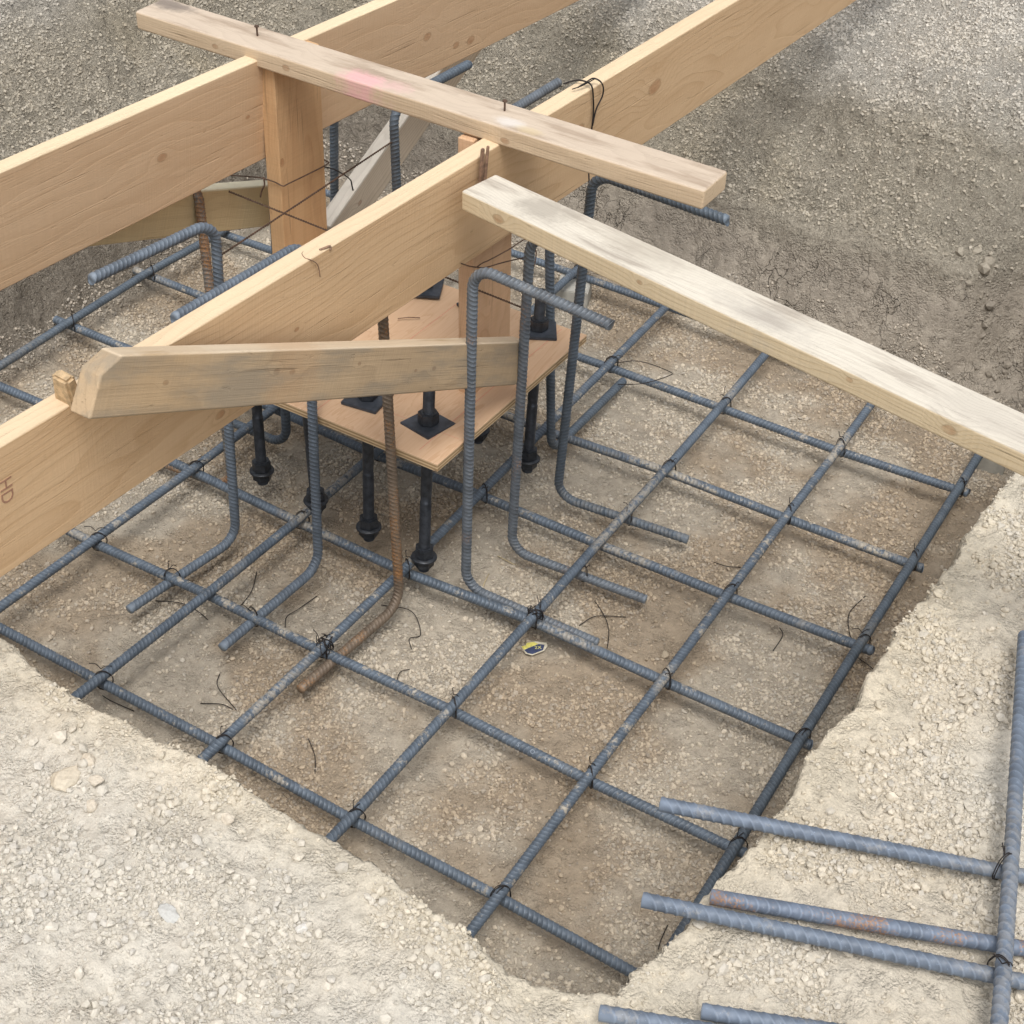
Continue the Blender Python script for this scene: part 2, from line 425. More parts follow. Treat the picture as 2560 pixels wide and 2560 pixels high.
C_BANK = np.array([0.545, 0.492, 0.405]); C_BANK2 = np.array([0.545, 0.515, 0.455])
C_CLAY = np.array([0.325, 0.288, 0.240]); C_SLOPE = np.array([0.425, 0.385, 0.315]); C_TOP = np.array([0.56, 0.53, 0.475])
def soil_colour(x, y, z):
    tn, tr, tl, tb = zones(x, y)
    n = fbm(x, y, 3.0, 4, 0.55, 51)[..., None]
    n2 = fbm(x, y, 1.3, 3, 0.5, 55)[..., None]
    fl = C_FLOOR + (C_FLOOR2 - C_FLOOR) * sst(n, -0.30, 0.22)
    bk = C_BANK + (C_BANK2 - C_BANK) * sst(n2, -0.3, 0.3)
    rim = np.exp(-(np.minimum(np.abs(tn), np.abs(tr)) / 0.07) ** 2)[..., None]
    bk = bk * (1 - 0.6 * rim) + np.array([0.565, 0.50, 0.385]) * 0.6 * rim
    up = sst(z, 0.26, 0.44)[..., None]                       # damp below, dried out above
    c = fl * (1 - up) + bk * up
    bl = np.maximum(sst(-tl, -0.14, -0.06), sst(-tb, -0.18, -0.08))[..., None]
    zz = z + 0.05 * fbm(x, y, 5, 3, 0.5, 57)
    lo = C_CLAY
    k1 = sst(zz, 0.10, 0.24)[..., None]; k2 = sst(zz, 0.40, 0.56)[..., None]
    cb = lo * (1 - k1) + C_SLOPE * k1
    cb = cb * (1 - k2) + C_TOP * k2
    ylw = sst(fbm(x, y, 2.6, 2, 0.5, 61), 0.12, 0.45)[..., None] * k1
    cb = cb * (1 - 0.5 * ylw) + np.array([0.43, 0.37, 0.265]) * 0.5 * ylw
    return c * (1 - bl) + cb * bl
def axis(segs, lo, hi):
    pts = []
    for a, b, s in segs: pts += list(np.arange(a, b - 1e-6, s))
    pts.append(segs[-1][1])
    out = [pts[-1]]; st = 0.012
    while out[-1] < hi: out.append(out[-1] + st); st *= 1.16
    low = [pts[0]]; st = 0.012
    while low[-1] > lo: low.append(low[-1] - st); st *= 1.16
    return np.array(low[::-1][:-1] + pts + out[1:])
xs = axis([(-1.5, -0.74, 0.008), (-0.74, -0.48, 0.0035), (-0.48, 1.62, 0.007), (1.62, 1.85, 0.0045), (1.85, 2.25, 0.0065)], -60, 60)
ys = axis([(-0.55, -0.20, 0.0065), (-0.20, 0.10, 0.005), (0.10, 2.22, 0.007), (2.22, 2.50, 0.0035), (2.50, 3.3, 0.008)], -60, 60)
GX, GY = np.meshgrid(xs, ys, indexing='ij')
GZ = height(GX, GY)
nx, ny = GX.shape
idx = np.arange(nx * ny).reshape(nx, ny)
quads = np.stack([idx[:-1, :-1], idx[1:, :-1], idx[1:, 1:], idx[:-1, 1:]], -1).reshape(-1, 4)
gcol = soil_colour(GX, GY, GZ).reshape(-1, 3)
_, _, tl, tb = zones(GX, GY)
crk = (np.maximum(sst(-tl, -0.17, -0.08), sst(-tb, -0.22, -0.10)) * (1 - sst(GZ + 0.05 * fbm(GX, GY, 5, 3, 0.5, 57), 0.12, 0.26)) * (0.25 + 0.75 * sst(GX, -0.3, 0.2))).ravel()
rgh = np.maximum(sst(-tl, -0.12, -0.02), sst(-tb, -0.16, -0.04)).ravel() * (1 - 0.90 * crk)
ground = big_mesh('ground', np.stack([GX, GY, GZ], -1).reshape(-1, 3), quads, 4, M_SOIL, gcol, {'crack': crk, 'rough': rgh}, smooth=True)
tag(ground, kind='structure')

# ------------------------------------------------------------------ loose stones
Rm = np.array(Euler(CAM_ROT).to_matrix())
def project(P):
    d = (np.asarray(P) - CAM) @ Rm
    return np.stack([0.5 + FPX * d[:, 0] / -d[:, 2], 0.5 - FPX * d[:, 1] / -d[:, 2]], -1), -d[:, 2]
ICO = np.array([(-1, -1, -1), (1, -1, -1), (1, 1, -1), (-1, 1, -1), (-1, -1, 1), (1, -1, 1), (1, 1, 1), (-1, 1, 1)]) * 0.70
ICOF = np.array([(0, 2, 1), (0, 3, 2), (4, 5, 6), (4, 6, 7), (0, 1, 5), (0, 5, 4), (1, 2, 6), (1, 6, 5), (2, 3, 7), (2, 7, 6), (3, 0, 4), (3, 4, 7)])
_t = (1 + 5 ** 0.5) / 2
ROUND = np.array([(-1, _t, 0), (1, _t, 0), (-1, -_t, 0), (1, -_t, 0), (0, -1, _t), (0, 1, _t), (0, -1, -_t), (0, 1, -_t), (_t, 0, -1), (_t, 0, 1), (-_t, 0, -1), (-_t, 0, 1)]) / math.sqrt(1 + _t * _t)
ROUNDF = np.array([(0, 11, 5), (0, 5, 1), (0, 1, 7), (0, 7, 10), (0, 10, 11), (1, 5, 9), (5, 11, 4), (11, 10, 2), (10, 7, 6), (7, 1, 8), (3, 9, 4), (3, 4, 2), (3, 2, 6), (3, 6, 8), (3, 8, 9), (4, 9, 5), (2, 4, 11), (6, 2, 10), (8, 6, 7), (9, 8, 1)])
def scatter(name, xr, yr, n, smin, smax, power, dens, tint, label, sink=0.25, margin=0.05, vary=0.11, grey=0.35, rounded=False):
    base_v, base_f = (ROUND, ROUNDF) if rounded else (ICO, ICOF)
    nb = len(base_v)
    x = RNG.uniform(*xr, n); y = RNG.uniform(*yr, n)
    keep = dens(x, y) > RNG.uniform(0, 1, n)
    x, y = x[keep], y[keep]
    z = height(x, y)
    uv, _ = project(np.stack([x, y, z], -1))
    k = (uv[:, 0] > -margin) & (uv[:, 0] < 1 + margin) & (uv[:, 1] > -margin) & (uv[:, 1] < 1 + margin)
    x, y, z = x[k], y[k], z[k]
    m = len(x)
    r = smin + (smax - smin) * RNG.uniform(0, 1, m) ** power
    sc = r[:, None] * RNG.uniform(0.62, 1.15, (m, 3)); sc[:, 2] *= 0.72
    v = base_v[None] * (1 + (RNG.uniform(-0.24, 0.22, (m, nb, 3)) if rounded else RNG.uniform(-0.42, 0.30, (m, nb, 3)))) * sc[:, None, :]
    a = RNG.uniform(0, 2 * math.pi, m); ti = RNG.normal(0, 0.6, (m, 2))
    ca, sa = np.cos(a), np.sin(a)
    X, Y, Z = v[..., 0], v[..., 1], v[..., 2]
    Y2 = Y * np.cos(ti[:, :1]) - Z * np.sin(ti[:, :1]); Z2 = Y * np.sin(ti[:, :1]) + Z * np.cos(ti[:, :1])
    X3 = X * np.cos(ti[:, 1:]) + Z2 * np.sin(ti[:, 1:]); Z3 = -X * np.sin(ti[:, 1:]) + Z2 * np.cos(ti[:, 1:])
    XX = X3 * ca[:, None] - Y2 * sa[:, None] + x[:, None]; YY = X3 * sa[:, None] + Y2 * ca[:, None] + y[:, None]
    ZZ = Z3 + (z + r * (0.5 - sink))[:, None]
    V = np.stack([XX, YY, ZZ], -1).reshape(-1, 3)
    F = (base_f[None] + (np.arange(m) * nb)[:, None, None]).reshape(-1, 3)
    base = soil_colour(x, y, z)
    g = RNG.uniform(0, 1, (m, 1))
    col = base * RNG.normal(tint, vary, (m, 1)).clip(0.6, tint + 0.16)
    col = col * (1 - grey * (g > 0.72)) + (grey * (g > 0.72)) * np.array([0.43, 0.42, 0.40]) * (base.mean(1, keepdims=True) / 0.40) ** 0.7
    col = np.repeat(col.clip(0.05, 0.72), nb, 0)
    o = big_mesh(name, V, F, 3, M_GRAV, col)
    tag(o, label, 'gravel', kind='stuff')
    return o
def d_floor(x, y):
    tn, tr, tl, tb = zones(x, y)
    ins = (tn > 0.16) & (tr > 0.05) & (tl > 0.04) & (tb > 0.06)
    return ins * (0.12 + 0.88 * sst(fbm(x, y, 3.6, 4, 0.6, 71), -0.18, 0.16))
def d_nearbank(x, y):
    tn, tr, tl, tb = zones(x, y)
    return ((tn < 0.012) | (tr < 0.012)) * (0.05 + 0.95 * sst(fbm(x, y, 5.0, 4, 0.6, 75), -0.10, 0.24))
def d_nearbank_big(x, y):
    tn, tr, tl, tb = zones(x, y)
    return ((tn < -0.01) | (tr < -0.01)) * (0.04 + 0.96 * sst(fbm(x, y, 5.0, 4, 0.6, 75), -0.10, 0.26))
def d_clods(x, y):
    return 0.10 * np.exp(-((y + 0.135 - 0.06 * (x - 1.0)) / 0.035) ** 2) * sst(fbm(x, y, 9, 2, 0.6, 91), -0.1, 0.25)
def d_slope(x, y):
    tn, tr, tl, tb = zones(x, y)
    return ((tl < -0.01) | (tb < -0.01)) * (0.25 + 0.75 * sst(fbm(x, y, 4.0, 3, 0.6, 81), -0.3, 0.25))
scatter('floor_gravel', (-0.6, 1.75), (0.05, 2.4), 140000, 0.0014, 0.0036, 1.3, d_floor, 1.22, 'fine pale gravel strewn over the brown pit floor', sink=0.15, vary=0.16)
scatter('floor_pebbles', (-0.6, 1.75), (0.05, 2.4), 90000, 0.0026, 0.0064, 2.2, d_floor, 1.46, 'larger pale pebbles dotted on the brown pit floor', sink=0.12, vary=0.13, rounded=True)
scatter('bank_gravel', (0.3, 2.25), (-0.6, 1.6), 240000, 0.0015, 0.0042, 1.4, d_nearbank, 1.04, 'fine cream gravel on the dry bank around the pit', sink=0.2, vary=0.08)
scatter('bank_pebbles', (0.3, 2.25), (-0.6, 1.6), 84000, 0.0028, 0.0090, 3.2, d_nearbank_big, 1.08, 'cream pebbles gathered on the dry bank around the pit', sink=0.12, vary=0.06, rounded=True)
scatter('bank_clods', (0.80, 1.35), (-0.28, -0.02), 1500, 0.006, 0.014, 1.8, d_clods, 1.06, 'knobbly cream clods in a band across the left bank', sink=0.2, vary=0.05, rounded=True)
def d_recess(x, y):
    return 0.55 * sst(x, 1.22, 1.45) * np.exp(-((y - 2.43) / 0.055) ** 2)
scatter('wall_clods', (1.2, 2.0), (2.2, 2.75), 700, 0.008, 0.024, 1.8, d_recess, 0.86, 'dark brown clods slumped in the far right corner of the pit', sink=0.45, vary=0.05, grey=0.0, rounded=True)
scatter('slope_crumbs', (-2.2, 2.4), (0.6, 4.2), 420000, 0.0018, 0.0062, 1.8, d_slope, 1.0, 'crumbling grey clods covering the slopes behind the pit', sink=0.25, vary=0.05, grey=0.15)

# a few stones one can tell apart
def stone(loc, r, flat, seed, label, col=(0.60, 0.54, 0.45)):
    bm = bmesh.new(); bmesh.ops.create_icosphere(bm, subdivisions=3, radius=1.0)
    rg = np.random.default_rng(seed)
    ax = rg.normal(0, 1, (9, 3)); ax /= np.linalg.norm(ax, axis=1)[:, None]; cut = rg.uniform(0.5, 0.85, 9)
    for v in bm.verts:
        p = np.array(v.co)
        for a, c in zip(ax, cut):
            d = p @ a
            if d > c: p = p - a * (d - c) * 0.9
        p = p * (1 + 0.09 * math.sin(p[0] * 7 + seed) * math.sin(p[1] * 8) + rg.uniform(-0.025, 0.025))
        v.co = (p[0] * r, p[1] * r * 0.8, p[2] * r * flat)
    me = bpy.data.meshes.new('stone'); bm.to_mesh(me); bm.free()
    me.polygons.foreach_set('use_smooth', [False] * len(me.polygons))
    a = me.color_attributes.new('Col', 'FLOAT_COLOR', 'POINT')
    a.data.foreach_set('color', np.tile(np.array([*col, 1.0], np.float32), len(me.vertices)))
    me.materials.append(M_GRAV)
    o = bpy.data.objects.new('stone', me); link(o)
    z = float(height(np.array([loc[0]]), np.array([loc[1]]))[0])
    o.location = (loc[0], loc[1], z + r * flat * 0.35); o.rotation_euler = (0.1, -0.1, seed * 1.3)
    tag(o, label, 'stone', 'larger stones lying on the banks')
stone((0.855, -0.190), 0.026, 0.45, 1, 'largest flat cream clod on the left bank', (0.58, 0.52, 0.42))
stone((0.866, -0.150), 0.014, 0.6, 2, 'rounded cream stone just above the largest clod on the left bank', (0.57, 0.51, 0.42))
stone((0.898, -0.172), 0.012, 0.6, 3, 'cream stone to the right of the largest clod on the left bank')
stone((0.920, -0.205), 0.0105, 0.8, 4, 'upright pale stone below and right of the largest clod on the left bank')
stone((1.085, -0.125), 0.0125, 0.7, 5, 'pale elongated stone in the middle of the left bank gravel')
stone((1.275, -0.214), 0.010, 0.6, 6, 'white angular stone in the left bank near the bottom of the photo', (0.68, 0.66, 0.62))
stone((1.12, -0.285), 0.017, 0.35, 7, 'flat grey stone on the left bank near the bottom edge', (0.52, 0.52, 0.50))
stone((1.945, 0.415), 0.010, 0.45, 8, 'flat pale stone on the right bank left of the top crossing bar', (0.58, 0.54, 0.48))
stone((1.235, 1.055), 0.011, 0.6, 9, 'single buff pebble on the pit floor between two dowel feet', (0.44, 0.37, 0.28))
stone((-0.27, 1.05), 0.032, 0.6, 10, 'brown clod on the pit floor left of the raised planks', (0.33, 0.28, 0.22))

# ------------------------------------------------------------------ rebar
def fillet(pts, rad, seg=9):
    pts = [Vector(p) for p in pts]; out = [pts[0]]
    for i in range(1, len(pts) - 1):
        a, b, c = pts[i - 1], pts[i], pts[i + 1]
        d1 = (a - b).normalized(); d2 = (c - b).normalized()
        ang = d1.angle(d2)
        if ang > 2.9: out.append(b); continue
        t = min(rad / math.tan(ang / 2), (a - b).length * 0.49, (c - b).length * 0.49)
        rr = t * math.tan(ang / 2)
        p1 = b + d1 * t; p2 = b + d2 * t
        ctr = b + (d1 + d2).normalized() * (rr / math.sin(ang / 2))
        v1 = p1 - ctr; v2 = p2 - ctr; tot = v1.angle(v2); axn = v1.cross(v2).normalized()
        for k in range(seg + 1):
            out.append(ctr + Matrix.Rotation(tot * k / seg, 3, axn) @ v1)
    out.append(pts[-1]); return out
def resample(pts, offs):
    L = [0]
    for a, b in zip(pts[:-1], pts[1:]): L.append(L[-1] + (b - a).length)
    res = []; j = 0
    for s in offs:
        while j < len(L) - 2 and L[j + 1] < s: j += 1
        k = (s - L[j]) / max(L[j + 1] - L[j], 1e-9)
        res.append(pts[j].lerp(pts[j + 1], min(max(k, 0), 1)))
    return res
def plen(pts): return sum((b - a).length for a, b in zip(pts[:-1], pts[1:]))
def rebar_geo(pts, slant=0.0058, r=0.0097, pitch=0.0094, rib=0.0009, seed=0, flip=1, seg=14, roll=0.5):
    pts = [Vector(p) for p in pts]; Lt = plen(pts)
    np_ = max(2, int(Lt / pitch)); offs = []; rads = []
    for k in range(np_):
        s = k * Lt / np_; p = Lt / np_
        offs += [s, s + 0.64 * p, s + 0.76 * p, s + 0.86 * p]; rads += [0, 0, 1, 0.9]
    offs.append(Lt); rads.append(0)
    P = resample(pts, offs)
    T = [(P[min(i + 1, len(P) - 1)] - P[max(i - 1, 0)]).normalized() for i in range(len(P))]
    n = T[0].orthogonal().normalized(); n = Matrix.Rotation(roll, 3, T[0]) @ n
    V = []; F = []
    for i, (p, t) in enumerate(zip(P, T)):
        if i: n = (n - t * n.dot(t)).normalized()
        b = t.cross(n)
        for k in range(seg):
            a = 2 * math.pi * k / seg
            lg = 1.0 if (k % (seg // 2)) == 0 else 0.0
            rr = r + rib * max(rads[i], lg * 0.95)
            tilt = slant * math.sin(a) * flip if 0 < i < len(P) - 1 else 0
            V.append(p + (n * math.cos(a) + b * math.sin(a)) * rr + t * tilt)
        if i:
            o = (i - 1) * seg
            for k in range(seg):
                k2 = (k + 1) % seg
                F.append((o + k, o + k2, o + seg + k2, o + seg + k))
    for end, ordr in ((0, -1), (len(P) - 1, 1)):
        c = len(V); V.append(P[end] + T[end] * (0.0012 * ordr))
        o = end * seg
        for k in range(seg):
            k2 = (k + 1) % seg
            F.append((o + k, o + k2, c) if ordr > 0 else (o + k2, o + k, c))
    return [tuple(v) for v in V], F
def rebar(name, pts, mat, label, group, cat='rebar', **kw):
    V, F = rebar_geo(pts, **kw)
    o = mesh_obj(name, V, F, mat, smooth=True)
    return tag(o, label, cat, group)
ZB = -0.0215
A = [[(-0.505, 0.60), (-0.502, 0.92), (-0.499, 1.205), (-0.495, 1.496), (-0.471, 1.774), (-0.462, 2.13)],
     [(0.085, 0.20), (0.108, 0.617), (0.125, 0.916), (0.135, 1.206), (0.137, 1.5), (0.135, 1.8), (0.125, 2.22)],
     [(0.380, 0.20), (0.388, 0.320), (0.408, 0.621), (0.421, 0.905), (0.426, 1.192), (0.426, 1.5), (0.422, 1.8), (0.418, 2.24)],
     [(0.676, 0.19), (0.679, 0.315), (0.690, 0.614), (0.697, 0.894), (0.698, 1.199), (0.697, 1.484), (0.699, 1.802), (0.698, 2.22)],
     [(0.974, 0.19), (0.980, 0.302), (0.987, 0.618), (0.992, 0.914), (0.995, 1.198), (1.002, 1.506), (1.004, 1.801), (1.003, 2.22)],
     [(1.280, 0.17), (1.283, 0.302), (1.286, 0.606), (1.291, 0.907), (1.294, 1.200), (1.297, 1.504), (1.303, 1.800), (1.304, 2.22)],
     [(1.574, 0.25), (1.578, 0.607), (1.578, 0.908), (1.580, 1.210), (1.584, 1.510), (1.587, 1.816), (1.588, 2.16)]]
A_LAB = ['lower mat bar tight along the left clay wall', 'mat bar running under the raised planks on the left, second from the left wall',
         'third long mat bar from the left wall, crossing below three upright dowels', 'fourth long mat bar from the left wall, passing below the front corner of the plywood',
         'fifth long mat bar, carrying a thick tangle of tie wire beside the yellow scrap', 'sixth long mat bar, streaked with dried mud, running down to the front bank',
         'seventh long mat bar, dark, running close along the right bank']
A_MAT = [M_BARDARK, M_BAR, M_BAR, M_BAR, M_BAR, M_BARMUD, M_BARDARK]
for i, (pl, lb, mt) in enumerate(zip(A, A_LAB, A_MAT)):
    rebar('rebar', [(x, y, 0.0) for x, y in pl], mt, lb, 'long bars of the mat in the pit', roll=[2.2, 0.3, 0.5, 0.9, 0.2, 0.4, 0.0][i], flip=1 if i % 2 else -1)
B = [[(-0.2, 0.345), (0.1, 0.34), (0.372, 0.334), (0.665, 0.329), (0.969, 0.316), (1.275, 0.312), (1.565, 0.300)],
     [(-0.25, 0.640), (0.089, 0.634), (0.392, 0.638), (0.677, 0.631), (0.977, 0.635), (1.279, 0.623), (1.573, 0.624), (1.600, 0.625)],
     [(-0.56, 0.94), (-0.2, 0.945), (0.106, 0.938), (0.406, 0.925), (0.685, 0.916), (0.982, 0.934), (1.285, 0.927), (1.574, 0.927), (1.596, 0.928)],
     [(-0.560, 1.229), (-0.2, 1.230), (0.116, 1.229), (0.410, 1.215), (0.684, 1.222), (0.984, 1.220), (1.287, 1.222), (1.576, 1.233), (1.603, 1.235)],
     [(-0.555, 1.522), (0.1, 1.52), (0.683, 1.512), (0.992, 1.531), (1.290, 1.529), (1.579, 1.535), (1.605, 1.536)],
     [(-0.53, 1.802), (0.1, 1.82), (0.686, 1.830), (0.994, 1.830), (1.296, 1.828), (1.582, 1.844), (1.606, 1.846)],
     [(-0.50, 2.15), (0.1, 2.17), (0.401, 2.172), (0.85, 2.165), (1.3, 2.16), (1.62, 2.15)]]
B_LAB = ['cross bar nearest the front bank, its right end at the bank corner', 'second cross bar from the front bank, with raised letters and mud smears',
         'cross bar third from the front bank, with a dowel foot lying beside it', 'cross bar fourth from the front bank, passing under the plywood',
         'cross bar fifth from the front bank, smeared pale where it nears the right bank', 'cross bar sixth from the front bank, just past the plywood',
         'rearmost cross bar resting on the concrete block near the back wall']
B_MAT = [M_BAR, M_BARMUD, M_BAR, M_BAR, M_BARMUD, M_BAR, M_BAR]
for i, (pl, lb, mt) in enumerate(zip(B, B_LAB, B_MAT)):
    ob = rebar('rebar', [(x, y, ZB) for x, y in pl], mt, lb, 'cross bars of the mat in the pit', roll=[0.5, 0.7, 0.1, 0.2, 0.4, 0.8, 0.6][i], flip=-1 if i % 2 else 1)
    if i == 1: bar_letters = ob

def dowel(corner, end, top, hook, mat, label, zf=-0.030, rad=0.045, low_end=None):
    pts = [(end[0], end[1], zf - 0.004), (corner[0], corner[1], zf), (top[0], top[1], top[2])]
    if hook: pts.append((hook[0], hook[1], top[2] - 0.002))
    return rebar('rebar_dowel', fillet(pts, rad), mat, label, 'bent dowels standing around the plywood', cat='dowel', roll=0.3 + random.random(), flip=random.choice((-1, 1)))
dowel((0.326, 0.818), (0.282, 0.527), (0.318, 0.838, 0.720), (0.271, 0.559), M_BARHOOK, 'left dowel of the front row, hook pointing left between the two planks')
dowel((0.524, 0.841), (0.505, 0.543), (0.508, 0.860, 0.728), (0.476, 0.534), M_BARHOOK, 'middle dowel of the front row, its hook lying along the top of the front plank')
dowel((0.730, 0.837), (0.701, 0.534), (0.676, 0.852, 0.715), (0.640, 0.570), M_BARRUST3, 'rusty dowel at the front corner, dropping from under the front plank', rad=0.05)
dowel((0.818, 0.950), (1.126, 0.9545), (0.812, 0.942, 0.742), (1.102, 0.914), M_BARRUST2, 'nearest right-hand dowel, its rust-streaked hook standing free in front of the post', zf=-0.0215)
dowel((0.835, 1.109), (1.146, 1.132), (0.829, 1.118, 0.735), (1.110, 1.10), M_BARRUST2, 'brownish dowel between the free hook and the plywood bolt, vanishing under the diagonal brace')
dowel((0.827, 1.325), (1.136, 1.356), (0.872, 1.270, 0.803), (1.154, 1.254), M_BARDARK, 'right rear dowel whose hook end shows past the end of the flat top board')
dowel((0.737, 1.458), (0.741, 1.815), (0.668, 1.470, 0.745), (0.69, 1.76), M_BARDARK, 'dowel rising just behind the rear edge of the plywood')
dowel((0.333, 1.462), (0.330, 1.76), (0.347, 1.386, 0.748), (0.366, 1.648), M_BARDARK, 'dowel between the planks with its blue-grey hook end above the pink mark')
dowel((0.535, 1.462), (0.53, 1.76), (0.553, 1.420, 0.748), (0.569, 1.688), M_BARRUST2, 'dowel whose dull olive hook tip shows between the top board and the front plank')
dowel((0.221, 1.140), (-0.07, 1.145), (0.183, 1.185, 0.665), None, M_BARDARK, 'low dowel foot bending back under the plywood corner')
dowel((0.217, 0.946), (-0.075, 0.930), (0.128, 1.016, 0.66), (-0.16, 1.01), M_BARRUST, 'brown rusty dowel dropping from under the rear plank behind the left hook')
dowel((0.030, 1.60), (-0.26, 1.60), (0.066, 1.568, 0.60), (-0.2, 1.57), M_BARDARK, 'thin dark upright bar to the right of the rear post')

# bars lying on the bank at the lower right
ZS = 0.528
rebar('rebar', [(1.575, 0.194, ZS), (2.01, 0.338, ZS - 0.002), (2.6, 0.53, ZS - 0.004)], M_BARCLEAN, 'blue-grey bar on the right bank reaching furthest out over the pit', 'loose bars on the right bank', r=0.0100, pitch=0.0138, rib=0.0009, slant=0.0085, roll=1.2)
rebar('rebar', [(1.626, 0.039, ZS), (2.046, 0.173, ZS - 0.002), (2.6, 0.35, ZS - 0.004)], M_BARCLEAN, 'clean blue-grey bar on the right bank lying just in front of a rusty one', 'loose bars on the right bank', r=0.0100, pitch=0.0138, rib=0.0009, slant=0.0085, roll=0.9)
S3 = [(1.698, 0.093, ZS - 0.003), (1.868, 0.157, ZS - 0.0035), (2.030, 0.220, ZS - 0.004), (2.6, 0.44, ZS - 0.006)]
rebar('rebar', S3, steel('orange_rust_steel', base=(0.14, 0.175, 0.235), rust=0.62, mud=0.05, seed=4.9), 'bar on the right bank with orange rust along its near side', 'loose bars on the right bank', r=0.0100, pitch=0.0138, rib=0.0009, slant=0.0085, roll=0.2)
rebar('rebar', [(1.656, -0.134, ZS - 0.004), (1.875, -0.048, ZS - 0.005), (2.5, 0.18, ZS - 0.005)], M_BARCLEAN, 'bar just showing along the bottom edge, its cut end left of another', 'loose bars on the right bank', r=0.0100, pitch=0.0138, rib=0.0009, slant=0.0085, roll=0.4)
rebar('rebar', [(1.760, -0.066, ZS - 0.004), (1.818, -0.043, ZS - 0.004), (2.5, 0.24, ZS - 0.004)], M_BARCLEAN, 'short visible end of bar at the bottom edge, right of another bar end', 'loose bars on the right bank', r=0.0100, pitch=0.0138, rib=0.0009, slant=0.0085, roll=0.7)
rebar('rebar', [(1.905, 0.775, ZS + 0.024), (2.003, 0.388, ZS + 0.021), (2.070, 0.114, ZS + 0.019), (2.12, -0.12, ZS + 0.018), (2.17, -0.4, ZS + 0.017)], M_BARCLEAN, 'bar laid crosswise on top of the others at the right edge', 'loose bars on the right bank', r=0.0100, pitch=0.0138, rib=0.0009, slant=0.0085, roll=0.0)

# ------------------------------------------------------------------ wire
def tube(pts, r, seg=6, closed=False):
    pts = [Vector(p) for p in pts]; V = []; F = []; n = None
    m = len(pts)
    for i, p in enumerate(pts):
        t = (pts[min(i + 1, m - 1)] - pts[max(i - 1, 0)])
        t = t.normalized() if t.length > 1e-9 else Vector((0, 0, 1))
        n = t.orthogonal().normalized() if n is None else (n - t * n.dot(t)).normalized()
        b = t.cross(n)
        for k in range(seg):
            a = 2 * math.pi * k / seg
            V.append(tuple(p + (n * math.cos(a) + b * math.sin(a)) * r))
        if i:
            o = (i - 1) * seg
            for k in range(seg):
                k2 = (k + 1) % seg
                F.append((o + k, o + k2, o + seg + k2, o + seg + k))
    F.append(tuple(range(seg))[::-1]); F.append(tuple((m - 1) * seg + k for k in range(seg)))
    return V, F
def catmull(pts, k=6):
    P = [Vector(p) for p in pts]; P = [P[0] * 2 - P[1]] + P + [P[-1] * 2 - P[-2]]
    out = []
    for i in range(1, len(P) - 2):
        for j in range(k):
            t = j / k
            out.append(0.5 * ((2 * P[i]) + (P[i + 1] - P[i - 1]) * t + (2 * P[i - 1] - 5 * P[i] + 4 * P[i + 1] - P[i + 2]) * t * t + (3 * P[i] - P[i - 1] - 3 * P[i + 1] + P[i + 2]) * t ** 3))
    out.append(P[-2]); return out
def merge(parts):
    V = []; F = []
    for v, f in parts:
        o = len(V); V += v; F += [tuple(i + o for i in q) for q in f]
    return V, F
def twisted(a, b, r=0.0011, pitch=0.012, sag=0.0):
    a, b = Vector(a), Vector(b); d = b - a; L = d.length; t = d.normalized(); n = t.orthogonal().normalized(); w = t.cross(n)
    n_ = int(L / pitch * 8); parts = []
    for ph in (0, math.pi):
        pts = []
        for i in range(n_ + 1):
            s = i / n_; an = 2 * math.pi * s * L / pitch + ph
            pts.append(a + d * s + (n * math.cos(an) + w * math.sin(an)) * r * 1.1 - Vector((0, 0, sag * 4 * s * (1 - s))))
        parts.append(tube(pts, r, 5))
    return merge(parts)
# ties at the crossings: two saddle loops hugging both bars and a twisted pigtail
def tie_geo(seed, big=False):
    rg = random.Random(seed); parts = []
    rb = 0.0122
    for sgn in ((1, -1) if big else (rg.choice((1, -1)),)):
        for off in (0.0, 0.0024):
            pts = []
            for k in range(29):
                a = 2 * math.pi * k / 28
                # loop in the diagonal plane around the crossing
                cx = math.cos(a); cz = math.sin(a)
                rad = 0.0165 + 0.0015 * math.sin(3 * a + seed)
                dx = cx * rad * 0.98
                z = -0.0108 + cz * 0.0245
                pts.append((dx * 0.72 + off, dx * 0.72 * sgn - off * 0.4, z))
            parts.append(tube(pts, 0.00085, 5))
    base = Vector((rg.uniform(-0.012, 0.012), rg.uniform(-0.012, 0.012), 0.0125))
    for q in range(3 if big else 2):
        d = Vector((rg.uniform(-1, 1), rg.uniform(-1, 1), rg.uniform(-0.2, 0.7))).normalized()
        l = rg.uniform(0.014, 0.034)
        p = [base, base + d * l * 0.5 + Vector((0, 0, 0.004)), base + d * l + Vector((rg.uniform(-.006, .006), rg.uniform(-.006, .006), -0.004))]
        parts.append(tube(catmull(p, 5), 0.00085, 5))
    if big:
        for q in range(7):
            a0 = rg.uniform(0, 6.28); p = []
            for k in range(5):
                p.append(Vector((math.cos(a0 + k * 0.8) * rg.uniform(.008, .020), math.sin(a0 + k * 0.8) * rg.uniform(.008, .020), rg.uniform(-.012, .022))))
            parts.append(tube(catmull(p, 5), 0.0009, 5))
    return merge(parts)
protos = [bpy.data.meshes.new('wire_tie') for _ in range(5)]
for k, me in enumerate(protos):
    V, F = tie_geo(20 + k, k == 4); me.from_pydata(V, [], F); me.update(); me.materials.append(M_WIRE)
    me.polygons.foreach_set('use_smooth', [True] * len(me.polygons))
def at_line(pl, t, ax):
    a = np.array(pl); return float(np.interp(t, a[:, 1 - ax], a[:, ax]))
